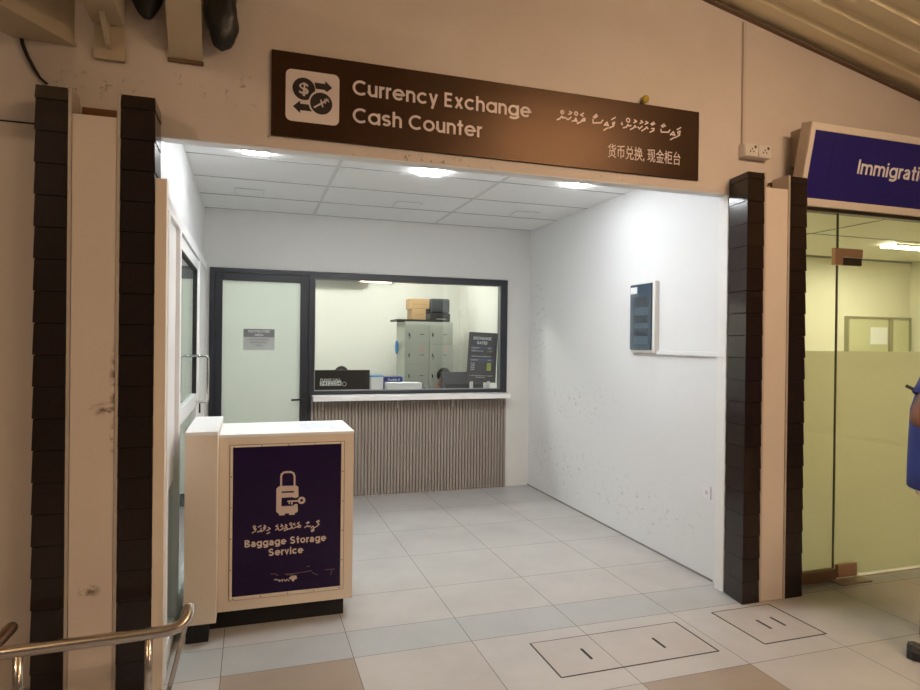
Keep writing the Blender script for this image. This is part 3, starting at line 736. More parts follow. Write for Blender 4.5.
for xx, zz in nails:
    q = MB(); q.tube([(xx, YP - .0095, zz), (xx, YP - .007, zz)], .0035, 6); q.build('nail', mat('rusty_nail', (.10, .06, .04), .6), bcf)
q = MB(); q.box(x0 + .014, x1 - .016, YP - .004, YP, z0 + .018, z1 - .010); pp = q.build('poster', M_purple, bc)
fy = on_y(YP - .004)
def pt(x, y, Y=YP): p = at(x, y, 1, Y); return (p.x, p.z)
def cz(L): return [pt(270 + a / 12.556, 465 + b / 12.545, YP - .004) for a, b in L]
q = MB()
# suitcase outline (upper and lower bodies split round the key slot)
flatpoly(q, cz([(80,300),(110,268),(150,262),(155,262),(330,258),(355,275),(358,395),(335,410),(300,412),(290,402),(145,410),(145,350),(300,345),(300,325),(145,330),(145,350),(145,410),(142,518),(285,512),(318,488),(345,490),(350,575),(330,598),(310,600),(310,622),(240,625),(238,605),(185,607),(185,628),(115,632),(112,612),(78,585)]), fy)
q.build('suitcase_icon', M_print, pp)
q = MB()
stroke(q, cz([(140,270),(140,150),(148,115),(175,93),(215,88),(265,88),(295,105),(308,140),(308,265)]), .0095*1.0, fy)
q.build('suitcase_handle_icon', M_print, pp)
q = MB()
c0 = pt(270 + 397/12.556, 465 + 443/12.545, YP - .004)
stroke(q, ring2(c0, .0135) + [ring2(c0, .0135)[0]], .011, fy)
stroke(q, cz([(345,450),(225,455)]), .008, fy); stroke(q, cz([(240,455),(243,485)]), .006, fy); stroke(q, cz([(272,455),(275,488)]), .008, fy)
q.build('key_icon', M_print, pp)
def glyphs(name, parent, m, fr, Y, ox, oy, sc, strokes, rings, w):
    """handwritten script, one mesh per word"""
    items = [(min(a for a, b in L), max(a for a, b in L), L, None) for L in strokes] + [(r[0] - r[2], r[0] + r[2], None, r) for r in rings]
    items.sort(key=lambda t: t[0]); words = []; end = -1e9
    for it in items:
        if it[0] > end + 35: words.append([])
        words[-1].append(it); end = max(end, it[1])
    for wd in words:
        q = MB(); k = 0
        for _, _, L, r in wd:
            k += 1
            if L: stroke(q, [pt(ox + a / sc, oy + b / sc, Y) for a, b in L], w, fr, .0012 + .00004 * (k % 7))
            else:
                c = pt(ox + r[0] / sc, oy + r[1] / sc, Y); e = pt(ox + (r[0] + r[2]) / sc, oy + r[1] / sc, Y); rr = ring2(c, abs(e[0] - c[0]), 10)
                stroke(q, rr + [rr[0]], w * .8, fr, .0013)
        q.build(name, m, parent)
glyphs('thaana_lettering', pp, M_print, fy, YP - .004, 248, 518, 11.795, [
    [(780,115),(815,95),(840,72),(820,65)], [(806,44),(835,28)], [(816,52),(843,38)],
    [(742,118),(768,95),(776,120),(750,145)], [(745,152),(775,136)], [(752,160),(780,144)],
    [(668,112),(700,90),(715,102),(738,92)], [(688,60),(715,42)], [(697,68),(722,52)],
    [(585,108),(615,110),(622,88),(597,88),(585,108)], [(604,50),(582,66),(606,74)],
    [(545,118),(560,108),(582,98)], [(550,60),(535,76),(556,82)],
    [(478,130),(505,125),(515,95),(530,125)], [(425,148),(470,132),(452,108),(425,128)], [(442,75),(460,90),(435,98)],
    [(372,145),(405,130),(412,108)], [(392,75),(410,92),(385,100)],
    [(326,140),(354,118),(362,140)], [(350,80),(328,98),(355,106)],
    [(222,150),(262,125),(240,112)], [(225,185),(255,168)],
    [(155,160),(195,135),(206,115),(180,120)], [(190,85),(210,98),(185,110)],
    [(112,165),(150,150),(155,122)], [(122,106),(155,90)],
    [(50,175),(85,155),(96,130),(68,130)]], [(505,70,14), (75,104,14)], .0052)
def ptz(x, y, Y): p = at(x, y, 1, Y); return p.x, p.z
a = ptz(244.5, 552, YP - .004); b = ptz(326, 544, YP - .004)
letters('lettering', 'Baggage Storage', M_print, pp, fy, a[0], b[0], ptz(285, 544, YP)[1], .0385, .19, .74, .10, False, thick=.0015)
a = ptz(268, 555, YP); b = ptz(303, 553, YP)
letters('lettering', 'Service', M_print, pp, fy, a[0], b[0], ptz(285, 554.3, YP)[1], .0385, .19, .74, .10, False, thick=.0015)
q = MB()
for L in ([(108,168),(130,160),(150,175)], [(160,165),(165,185),(185,172)], [(195,160),(200,185)], [(215,162),(235,180),(255,158)], [(262,170),(275,178)]):
    stroke(q, [pt(265 + u / 11.5, 565 + v / 11.5) for u, v in L], .004, fy)
for L in ([(285,150),(300,140),(312,160),(330,150),(322,175)], [(330,130),(350,128),(355,145),(335,155)], [(305,130),(320,150)]):
    stroke(q, [pt(265 + u / 11.5, 565 + v / 11.5) for u, v in L], .010, fy)
q.build('emblem', M_print, pp)
q = MB()
for L in ([(230,100),(340,95),(460,75),(540,60)], [(545,85),(600,110)], [(690,52),(800,42)], [(770,55),(752,110)], [(60,98),(120,100),(150,118)], [(480,15),(515,8)], [(240,110),(330,108)]):
    q = MB(); stroke(q, [pt(265 + u / 11.5, 565 + v / 11.5) for u, v in L], .0022, fy, .0006); q.build('scratch', mat('scratch_grey', (.22, .14, .12), .6), pp)
# small print left on the counter top
q = MB(); q.box(.28, .47, 3.70, 3.96, 1.030, 1.0306); tag(q.build('paper_sheet', mat('pale_blue_print', (.55, .62, .78), .4, noise=.9, nscale=30, ncol=(.86, .87, .88))), 'pale blue printed sheet lying on the counter top', 'paper')

# ------------------------------------------------------------------ SIGN OVER THE OPENING
sg = thing('overhead_sign', 'long dark brown sign over the opening with pale lettering in three scripts', 'sign', (1.32, YW, 2.52))
SX0, SX1, SZ0, SZ1, SY = .083, 2.560, 2.522, 2.935, 3.225
q = MB(); q.box(SX0, SX1, SY, YW, SZ0, SZ1); q.build('board', M_signbrown, sg, bevel=.0015)
fs = on_y(SY)
def rrect(x0, x1, z0, z1, r, n=5):
    P = []
    for cx, cz_, a0 in ((x1 - r, z1 - r, 0), (x0 + r, z1 - r, 90), (x0 + r, z0 + r, 180), (x1 - r, z0 + r, 270)):
        for k in range(n + 1):
            a = math.radians(a0 + 90 * k / n); P.append((cx + r * math.cos(a), cz_ + r * math.sin(a)))
    return P
q = MB(); flatpoly(q, rrect(.150, .408, 2.600, 2.852, .028), fs, 0, .002); ic = q.build('icon_plate', M_signlet, sg)
fi = on_y(SY - .002)
q = MB(); flatpoly(q, ring2((.236, 2.762), .0545, 28), fi, 0, .001); c1 = q.build('dollar_coin', M_signdark, ic)
q = MB(); flatpoly(q, ring2((.325, 2.700), .0665, 28), fi, 0, .0013); q.build('coin_rim', M_signlet, ic)
q = MB(); flatpoly(q, ring2((.320, 2.700), .054, 28), fi, 0, .0018); c2 = q.build('plane_coin', M_signdark, ic)
lettering('lettering', '$', M_signlet, ic, on_y(SY - .003), .213, .259, 2.737, .055, .02, thick=.0012)
q = MB(); f3 = on_y(SY - .0038)
stroke(q, [(.287, 2.678), (.352, 2.722)], .008, f3); stroke(q, [(.318, 2.716), (.327, 2.686)], .007, f3); stroke(q, [(.336, 2.722), (.340, 2.704)], .006, f3); stroke(q, [(.343, 2.728), (.357, 2.712)], .004, f3)
q.build('plane_icon', M_signlet, ic)
q = MB(); flatpoly(q, [(.286, 2.800), (.338, 2.800), (.338, 2.815), (.373, 2.784), (.338, 2.753), (.338, 2.770), (.293, 2.770)], fi, 0, .0008); q.build('right_arrow_icon', M_signdark, ic)
q = MB(); flatpoly(q, [(.185, 2.672), (.219, 2.703), (.219, 2.688), (.27, 2.688), (.283, 2.656), (.219, 2.656), (.219, 2.641)], fi, 0, .0008); q.build('left_arrow_icon', M_signdark, ic)
letters('lettering', 'Currency Exchange', M_signlet, sg, fs, .474, 1.450, 2.7665, .075, .16)
letters('lettering', 'Cash Counter', M_signlet, sg, fs, .476, 1.165, 2.627, .075, .16)
w_ = .0078
glyphs('thaana_lettering', sg, M_signlet, fs, SY, 555, 105, 13.143, [
    [(28,192),(60,182),(88,148),(102,170),(132,164)], [(146,175),(162,190),(186,186),(208,160)], [(190,85),(217,100),(206,115),(178,122)],
    [(226,212),(258,206),(272,172),(288,216),(258,206)], [(292,242),(332,226),(370,182),(392,178),(392,205),(358,212)], [(374,108),(336,130),(368,148)],
    [(498,190),(500,236),(602,234),(628,200)], [(503,160),(545,124)], [(518,172),(557,145)],
    [(646,266),(682,226),(702,272),(660,262)], [(642,332),(686,304)], [(710,302),(768,278),(782,228),(758,234),(758,262)], [(743,192),(792,164)],
    [(882,230),(872,252),(886,258)]], [(95,95,19), (277,113,20)], w_)
glyphs('thaana_lettering', sg, M_signlet, fs, SY, 615, 110, 13.143, [
    [(108,234),(148,225),(168,190),(182,212),(208,204)], [(202,257),(242,236),(262,206),(278,228)], [(255,130),(282,150),(248,167)],
    [(302,225),(320,247),(357,214)], [(340,140),(364,160),(328,177)], [(350,274),(392,250),(416,224),(432,246)], [(405,150),(432,168),(393,187)],
    [(458,292),(505,272),(514,246),(480,244)], [(473,186),(510,160)], [(484,198),(522,180)],
    [(603,255),(608,290),(702,292),(720,264)], [(608,212),(645,186)], [(622,226),(662,206)],
    [(726,327),(766,285),(787,332),(743,322)], [(728,390),(777,361)], [(790,362),(846,332),(854,278),(824,290),(830,316)], [(818,257),(864,231)]], [(172,135,22)], w_)
lettering('lettering', '货币兑换, 现金柜台', M_signlet, sg, fs, 1.935, 2.428, 2.607, .072, .0, ref='货')
yt = thing('yellow_tie', 'small yellow wrapped knot stuck on the top edge of the brown sign', 'tie', (2.17, YW - .01, 2.936))
q = MB(); q.ellipsoid((2.178, YW - .02, 2.962), .022, .018, .026, rot=Matrix.Rotation(.5, 3, 'Y')); q.build('knot', M_yellow, yt, smooth=True)
q = MB(); q.tube([(2.158, YW - .012, 2.936), (2.165, YW - .018, 2.952)], .012, 8); q.build('stem', mat('dark_olive', (.08, .05, .01), .6), yt)

# ------------------------------------------------------------------ SOCKETS + CONDUIT ON THE FRONT WALL
sb = thing('socket_box', 'double socket box on the front wall right of the brown sign', 'socket', (3.0, YW, 2.69))
q = MB(); q.box(2.868, 3.068, YW - .05, YW, 2.692, 2.775); q.build('back_box', mat('socket_white', (.70, .64, .58), .4), sb, bevel=.003)
for x in (2.872, 2.971):
    q = MB(); q.box(x, x + .094, YW - .058, YW - .05, 2.695, 2.772); f_ = q.build('face_plate', MATS['socket_white'], sb, bevel=.002)
    q = MB()
    for dx, dz in ((.035, .03), (.06, .03), (.048, .045)): q.box(x + dx - .004, x + dx + .004, YW - .059, YW - .058, 2.695 + dz - .005, 2.695 + dz + .005)
    q.box(x + .065, x + .08, YW - .0595, YW - .058, 2.745, 2.762)
    q.build('pin_holes', M_dkgrey, f_)
q = MB(); q.box(2.882, 2.902, YW - .018, YW, 2.776, zroof(2.89) - .03); tag(q.build('conduit', mat('conduit_cream', (.60, .52, .45), .5)), 'thin vertical cable conduit rising from the double socket box to the roof', 'conduit')

# ------------------------------------------------------------------ IMMIGRATION FRONT
d3 = sroot('door_3', (4.2, 3.215, 0))
YG0, YG1 = 3.205, 3.217
q = MB(); q.box(3.222, 5.6, 3.19, 3.25, 2.40, 2.452); q.build('head_rail', mat('brown_head_rail', (.16, .115, .085), .4, metal=.3), d3)
q = MB(); q.box(3.222, 3.655, 3.19, 3.24, 0.0, .075); q.build('base_rail', mat('brown_base_rail', (.22, .14, .08), .45), d3, bevel=.003)
q = MB(); q.box(3.222, 3.642, YG0, YG1, .075, 2.40); fp = q.build('fixed_pane', M_immglass, d3)
q = MB(); q.box(3.222, 3.642, YG1 + .0005, YG1 + .002, .075, 1.50); q.build('frosted_film', M_immfilm, fp)
q = MB(); q.box(3.650, 4.90, YG0, YG1, .02, 2.395); gd = q.build('glass_leaf', M_immglass, d3)
q = MB(); q.box(3.650, 4.90, YG1 + .0005, YG1 + .002, .02, 1.50); q.build('frosted_film', M_immfilm, gd)
q = MB(); q.box(3.642, 3.650, YG0, YG1, .02, 2.40); q.build('pane_gap', mat('green_edge', (.08, .09, .05), .3), d3)
q = MB(); q.box(4.905, 5.6, YG0, YG1, .02, 2.40); q.build('fixed_pane', M_immglass, d3)
q = MB(); q.prism([(3.590, 2.060), (3.660, 2.060), (3.660, 2.115), (3.830, 2.115), (3.830, 2.170), (3.590, 2.170)], 1, YG0 - .028, YG0); q.build('top_hinge', M_copper, gd, bevel=.003)
q = MB(); q.box(3.664, 3.828, YG0 - .022, YG0, 2.062, 2.112); q.build('hinge_clamp', M_bronze, gd, bevel=.003)
q = MB(); q.box(3.655, 3.82, YG0 - .028, YG0, .020, .105); q.build('bottom_hinge', M_copper, gd, bevel=.003)
q = MB(); q.box(3.60, 3.86, 3.10, 3.20, .0005, .010); q.build('floor_spring_plate', mat('worn_plate', (.35, .30, .22), .4, metal=.5), d3, bevel=.002)
tp = MB(); tp.box(3.64, 4.9, 3.20, 3.24, .0003, .004); tp.build('threshold', mat('pale_threshold', (.52, .48, .36), .5), d3)
# lightbox
ls = thing('lightbox_sign', 'blue lightbox sign in a pale metal frame above the glass doors', 'sign', (4.4, 3.1, 2.4))
TL = Vector((3.20, 3.006, 2.885)); BL = Vector((3.20, 3.105, 2.405)); LEN = 2.2
up = (TL - BL); hgt = up.length; up.normalize(); ux = Vector((1, 0, 0)); nrm = ux.cross(up); nrm = -nrm if nrm.y > 0 else nrm
back = Vector((0, .085, .0))
fx = lambda x, z, d: BL + ux * x + up * z + nrm * d
def slabf(q, x0, x1, z0, z1, d0, d1):
    q.hexa([fx(x0, z0, d0), fx(x1, z0, d0), fx(x1, z0, d1), fx(x0, z0, d1)], [fx(x0, z1, d0), fx(x1, z1, d0), fx(x1, z1, d1), fx(x0, z1, d1)])
q = MB(); slabf(q, 0, LEN, 0, hgt, -.075, -.004); q.build('housing', mat('sign_frame_side', (.52, .44, .36), .4, metal=.4), ls)
q = MB(); fw_ = .045
slabf(q, 0, LEN, hgt - fw_, hgt, -.004, .006); slabf(q, 0, LEN, 0, fw_, -.004, .006); slabf(q, 0, fw_ * .8, fw_, hgt - fw_, -.004, .006); slabf(q, LEN - fw_, LEN, fw_, hgt - fw_, -.004, .006)
q.build('frame', mat('sign_frame', (.72, .63, .55), .4, metal=.0), ls, bevel=.002)
q = MB(); slabf(q, fw_ * .8, LEN - fw_, fw_, hgt - fw_, -.004, .0); bf = q.build('face', M_blue, ls)
q = MB(); slabf(q, .20, .202, .09, .40, 0, .0008); slabf(q, .20, 2.0, .088, .09, 0, .0008); q.build('seam', mat('dark_blue_seam', (.006, .004, .05), .4), bf)
letters('lettering', 'Immigration', M_bluelet, ls, fx, .425, 1.105, .222, .088, .15, .74, .12, False)
q = MB(); q.box(3.275, 3.38, 3.15, 3.24, 2.67, 2.90); tag(q.build('sign_end_block', mat('block_olive', (.36, .29, .22), .5)), 'dull block on the wall at the left end of the blue lightbox', 'bracket')  # plain dull block for the darker patch behind the lightbox end
# lobby contents seen through the glass
q = MB()
nb = thing('notice_board', 'glazed notice board with a white paper on the wall behind the glass door', 'notice board', (6.9, 5.58, 1.4))
q.box(6.50, 7.45, 5.565, 5.6, 1.35, 1.86); q.build('board', mat('board_green', (.60, .60, .40), .5), nb)
q = MB()
for b in ((6.48, 7.47, 1.86, 1.88), (6.48, 7.47, 1.33, 1.35), (6.48, 6.50, 1.35, 1.86), (7.45, 7.47, 1.35, 1.86), (7.12, 7.18, 1.35, 1.86)): q.box(b[0], b[1], 5.55, 5.6, b[2], b[3])
q.build('frame', mat('dull_frame', (.32, .30, .20), .5), nb)
q = MB(); q.box(6.84, 7.10, 5.562, 5.565, 1.56, 1.76); q.build('paper', M_paper, nb)
for x in (4.1, 6.3):
    t = thing('ceiling_light', 'warm ceiling light in the lobby behind the glass doors, ' + ('above the fixed pane' if x < 5 else 'further right'), 'light', (x, 4.7, 2.53), 'lobby ceiling lights')
    q = MB(); q.box(x - .3, x + .3, 4.62, 4.78, 2.53, 2.545); q.build('diffuser', M_ledimm, t)
    q = MB(); q.box(x - .31, x + .31, 4.61, 4.62, 2.525, 2.548); q.box(x - .31, x + .31, 4.78, 4.79, 2.525, 2.548); q.build('frame', M_whiteframe, t)
t = thing('ceiling_light', 'unseen flat light added to brighten the side room behind the sliding glass door', 'light', (-1.1, 4.6, 2.68))  # added lamp, out of view, brightens the side room behind the glass
q = MB(); q.box(-1.25, -.95, 4.45, 4.75, 2.68, 2.699); q.build('diffuser', M_ledoffice, t)
q = MB(); q.box(-1.26, -.94, 4.44, 4.45, 2.678, 2.70); q.box(-1.26, -.94, 4.75, 4.76, 2.678, 2.70); q.build('frame', M_whiteframe, t)
for x in (.3, 1.7):
    t = thing('ceiling_light', 'flat ceiling light inside the office, ' + ('left' if x < 1 else 'right') + ' one', 'light', (x, 7.1, 2.68), 'office ceiling lights')
    q = MB(); q.box(x - .15, x + .15, 6.95, 7.25, 2.68, 2.699); q.build('diffuser', M_ledoffice, t)
    q = MB(); q.box(x - .16, x + .16, 6.94, 6.95, 2.678, 2.70); q.box(x - .16, x + .16, 7.25, 7.26, 2.678, 2.70); q.build('frame', M_whiteframe, t)

# ------------------------------------------------------------------ BEAMS, BAG AND CABLE AT THE TOP LEFT
bA = thing('roof_beam', 'wide cream roof beam meeting the wall above the left end of the left column', 'beam', (-.87, 3.2, 2.83))
o_ = Vector((-.62, -1.0, .0)); o_.normalize()
def beamA(d, sx, z0): return [Vector((-.975, 3.238, z0)) + o_ * d, Vector((-.757, 3.238, z0)) + o_ * d]
a0, b0 = beamA(0, 0, 2.835); a1, b1 = beamA(1.6, 0, 2.835); U = Vector((0, 0, .45))
q = MB(); q.hexa([a0, b0, b1, a1], [a0 + U, b0 + U, b1 + U, a1 + U]); q.build('web', M_olive, bA)
q = MB(); e = Vector((.012, 0, 0)); q.hexa([a0 - e - Vector((0,0,.012)), b0 + e - Vector((0,0,.012)), b1 + e - Vector((0,0,.012)), a1 - e - Vector((0,0,.012))], [a0 - e, b0 + e, b1 + e, a1 - e]); q.build('bottom_plate', M_olive, bA)
bB = thing('roof_beam', 'cream roof beam with an end plate and gusset on the wall, middle of three', 'beam', (-.612, 3.1, 2.78))
q = MB(); q.box(-.682, -.552, 1.9, 3.215, 2.93, 3.25); q.build('web', M_olive, bB, bevel=.003)
q = MB(); q.box(-.676, -.552, 3.215, 3.24, 2.776, 2.93); q.build('end_plate', M_olive, bB, bevel=.003)
q = MB(); q.hexa([(-.632, 3.09, 2.93), (-.610, 3.09, 2.93), (-.610, 3.21, 2.93), (-.632, 3.21, 2.93)][::-1], [(-.625, 3.19, 2.83), (-.606, 3.19, 2.83), (-.606, 3.215, 2.82), (-.625, 3.215, 2.82)][::-1]); q.build('gusset', M_olive, bB)
bC = thing('roof_beam', 'cream sloping strut footed on the wall beside the black plastic bundle', 'beam', (-.3, 3.2, 2.82))
P0, P1 = Vector((-.372, 3.238, 2.820)), Vector((-.226, 3.238, 2.826)); D = Vector((0, -.5, .60)); K = Vector((0, .12, .10))
q = MB(); q.hexa([P0, P1, P1 + Vector((0,-.001,.12)), P0 + Vector((0,-.001,.12))], [P0 + D, P1 + D, P1 + D + K, P0 + D + K]); q.build('strut', M_olive, bC, bevel=.003)
q = MB(); q.box(-.376, -.222, 3.22, 3.24, 2.812, 2.826); q.build('foot_plate', mat('rusty_edge', (.16, .09, .05), .7), bC)
random.seed(9)
def lump(p):
    k = 1 + .10 * math.sin(p.x * 50 + p.z * 21) + .08 * math.sin(p.z * 37 + p.y * 40)
    return Vector((p.x * k, p.y * k, p.z))
q = MB(); rings = []
for k in range(26):
    z = 2.862 + .026 * k; gz = min(1, (k / 4.0)) ** .5 if k < 4 else 1
    rr = max(.012, gz) * (1 + .05 * math.sin(k * 1.3))
    rings.append([Vector((-.142 + .004 * math.sin(k * .7) + .070 * rr * (1 + .10 * math.sin(3 * a + k * .5) + .05 * math.sin(7 * a - k)) * math.cos(a), 3.165 + .062 * rr * (1 + .10 * math.sin(3 * a + k * .5)) * math.sin(a), z)) for a in [2 * PI * i / 28 for i in range(28)]])
q.loft(rings)
tag(q.build('plastic_bundle', M_bag, smooth=True), 'black plastic wrapped bundle stuffed behind the sloping strut', 'bundle')
q = MB(); q.ellipsoid((-.455, 3.17, 3.16), .070, .055, .20, 20, 14, fn=lump)  # dark lump filling the dark gap between beam and strut
tag(q.build('plastic_bundle', M_bag, smooth=True), 'dark lump filling the gap between the gusseted beam and the sloping strut', 'bundle')
q = MB()
c = [(20, 35), (22, 45), (27, 57), (34, 70), (40, 78), (47, 84)]
for off in (0, 1.6):
    q.tube([Vector(at(x + off * (1 if k < 4 else .3), y, 1, YW - .008)) for k, (x, y) in enumerate(c)], .0045, 6)
tag(q.build('loose_cable', mat('dark_cable', (.03, .02, .015), .6), smooth=True), 'pair of dark loose cables hanging down to the left column top', 'cable')

# ------------------------------------------------------------------ HANDRAILS
hr = thing('handrail', 'curved stainless steel handrail in front of the worn left column', 'handrail', (-.6, 2.75, 0))
q = MB(); pts = [Vector((-2.6, 2.80, .33)), Vector((-1.4, 2.80, .335)), Vector((-.85, 2.80, .345)), Vector((-.34, 2.80, .352)), Vector((-.285, 2.802, .357)), Vector((-.250, 2.815, .368)), Vector((-.232, 2.85, .395)), Vector((-.232, 2.875, .415))]
def smoothp(P, n=2):
    for _ in range(n):
        Q = [P[0]]
        for i in range(len(P) - 1): Q += [P[i] * .75 + P[i+1] * .25, P[i] * .25 + P[i+1] * .75]
        Q.append(P[-1]); P = Q
    return P
q.tube(smoothp(pts), .0235, 16); q.build('rail', M_steel, hr, smooth=True)
for x in (-.822, -.375):
    q = MB(); q.tube([(x, 2.80, 0), (x, 2.80, .335)], .019 if x < -.5 else .015, 14); q.build('post', M_steel, hr, smooth=True)
q = MB(); q.tube([(-.232, 2.87, .41), (-.255, 2.90, .30), (-.30, 2.96, .10), (-.325, 2.99, 0)], .010, 8); q.build('brace', M_steel, hr, smooth=True)
h2 = thing('handrail', 'rounded end of a dull second handrail rising at the left picture edge', 'handrail', (-1.1, 3.0, 0))
E0 = at(11, 628, 1, 3.0); E1 = at(-8, 648, 1, 2.9); 
q = MB(); dv = (E1 - E0); q.tube(smoothp([E0, E0 + dv * .5, E1, E1 + Vector((-.25, -.05, -.04)), E1 + Vector((-1.0, -.05, -.05))]), .024, 14); q.ellipsoid(E0, .024, .024, .024, 12, 8); q.build('rail', mat('dull_bronze_steel', (.30, .22, .17), .35, metal=.9), h2, smooth=True)
q = MB(); q.tube([(E1.x - .6, E1.y - .05, 0), (E1.x - .6, E1.y - .05, E1.z - .05)], .018, 12); q.build('post', MATS['dull_bronze_steel'], h2, smooth=True)

# ------------------------------------------------------------------ FLOOR HATCHES
def hatch(x0, x1, y0, y1, slots, label, tx):
    t = thing('floor_hatch', label, 'hatch', ((x0+x1)/2, (y0+y1)/2, 0))
    q = MB(); e = .004
    for b in ((x0, x1, y0 - e, y0 + e), (x0, x1, y1 - e*.5, y1 + e*.5), (x0 - e, x0 + e, y0, y1), (x1 - e, x1 + e, y0, y1)): q.box(b[0], b[1], b[2], b[3], 0, .0012)
    q.build('frame_edge', mat('hatch_edge', (.05, .04, .035), .7), t)
    for xa, xb, tm in tx:
        q = MB(); q.box(xa + .001, xb - .001, y0 + e, y1 - e*.5, 0, .0006); q.build('tile_lid', tm, t)
    for (sx, sy) in slots:
        q = MB(); q.box(sx - .007, sx + .007, sy - .055, sy + .055, 0, .0014); q.build('lifting_slot', M_blackmat, t)
hatch(1.366, 2.240, 2.620, 2.965, ((1.588, 2.786), (2.003, 2.781)), 'wide floor hatch with two dark lifting slots, front centre of the floor', ((1.37, 1.692, T2), (1.695, 2.236, T2)))
hatch(2.520, 2.927, 2.612, 3.010, ((2.692, 2.80), (2.796, 2.807)), 'small square floor hatch with two close lifting slots, at the foot of the right column', ((2.524, 2.923, T2),))

# ------------------------------------------------------------------ PEOPLE
def skin_mesh(name, verts, edges, radii, m, parent, root=0, levels=2):
    me = bpy.data.meshes.new(name); o0 = wloc(parent)
    me.from_pydata([Vector(v) - o0 for v in verts], edges, [])
    o = bpy.data.objects.new(name, me); C.objects.link(o)
    md = o.modifiers.new('skin', 'SKIN'); md.use_smooth_shade = True
    sv = me.skin_vertices[0].data
    for i, r in enumerate(radii):
        sv[i].radius = r if isinstance(r, tuple) else (r, r); sv[i].use_root = (i == root)
    sd = o.modifiers.new('sub', 'SUBSURF'); sd.levels = levels; sd.render_levels = levels
    dg = bpy.context.evaluated_depsgraph_get()
    me2 = bpy.data.meshes.new_from_object(o.evaluated_get(dg)); me2.name = name
    bpy.data.objects.remove(o)
    me2.materials.clear(); me2.materials.append(m)
    for p in me2.polygons: p.use_smooth = True; p.material_index = 0
    o = bpy.data.objects.new(name, me2); C.objects.link(o); o.parent = parent
    return o
def body(t, B, f, J, chain, radii, m):
    """J: joints in local (side right+, forward+, up) ; B: base point"""
    f = Vector(f).normalized(); r = Vector((f.y, -f.x, 0)); u = Vector((0, 0, 1)); B = Vector(B)
    w = lambda p: B + r * p[0] + f * p[1] + u * p[2]
    names = list(J); idx = {n: i for i, n in enumerate(names)}
    return skin_mesh('body', [w(J[n]) for n in names], [(idx[a], idx[b]) for a, b in chain], [radii[n] for n in names], m, t, idx['pelvis'])
def head_bits(t, w, m_eye, hair_fn):
    pass
def ring_e(w, c, rx, ry, n=20):
    return [w((c[0] + rx * math.cos(2*PI*k/n), c[1] + ry * math.sin(2*PI*k/n), c[2])) for k in range(n)]

def fingers(J, ch, R, side, wrist, dirv, palm_n, tag_, size=1.0):
    """palm + four bent fingers + thumb, local coordinates"""
    wv = Vector(wrist); d = Vector(dirv).normalized(); n = Vector(palm_n).normalized(); s = d.cross(n).normalized() * side
    palm = wv + d * .05 * size; J[tag_ + 'palm'] = tuple(palm); R[tag_ + 'palm'] = (.034 * size, .018 * size); ch.append((tag_ + 'wrist', tag_ + 'palm'))
    for k, (off, L) in enumerate(((-.027, .062), (-.009, .074), (.010, .070), (.028, .055))):
        a = wv + d * .092 * size + s * off * size; b = a + d * L * .5 * size + n * .010; c = b + d * L * .35 * size + n * .028
        for nm, p, rr in (('a', a, .010), ('b', b, .009), ('c', c, .0075)):
            J[f'{tag_}f{k}{nm}'] = tuple(p); R[f'{tag_}f{k}{nm}'] = rr * size
        ch += [(tag_ + 'palm', f'{tag_}f{k}a'), (f'{tag_}f{k}a', f'{tag_}f{k}b'), (f'{tag_}f{k}b', f'{tag_}f{k}c')]
    a = wv + d * .03 * size - s * .035 * size; b = a + d * .035 * size - s * .012 * size + n * .012; c = b + d * .028 * size + n * .010
    for nm, p, rr in (('a', a, .012), ('b', b, .010), ('c', c, .0085)):
        J[tag_ + 't' + nm] = tuple(p); R[tag_ + 't' + nm] = rr * size
    ch += [(tag_ + 'palm', tag_ + 'ta'), (tag_ + 'ta', tag_ + 'tb'), (tag_ + 'tb', tag_ + 'tc')]

def face(t, w, hc, m=M_skin):
    """eyes as a child; nose and ears are in the body's skin chain"""
    q = MB()
    for s in (-1, 1): q.ellipsoid(w((hc[0] + s * .032, hc[1] + .086, hc[2] + .005)), .012, .008, .008, 10, 8)
    q.build('eyes', mat('eye_white', (.6, .58, .55), .3), t, smooth=True)
def hair(t, w, hc, f):
    q = MB(); rot = Matrix.Rotation(math.atan2(f[1], f[0]) - PI/2, 3, 'Z')
    def cap(p):
        if p.z < -.02: p = Vector((p.x * .96, min(p.y, -.01) * 1.0, p.z * .6))
        return p
    q.ellipsoid(w((hc[0], hc[1] - .012, hc[2] + .035)), .084, .103, .096, 20, 14, rot=rot, fn=cap)
    return q.build('hair', M_hair, t, smooth=True)

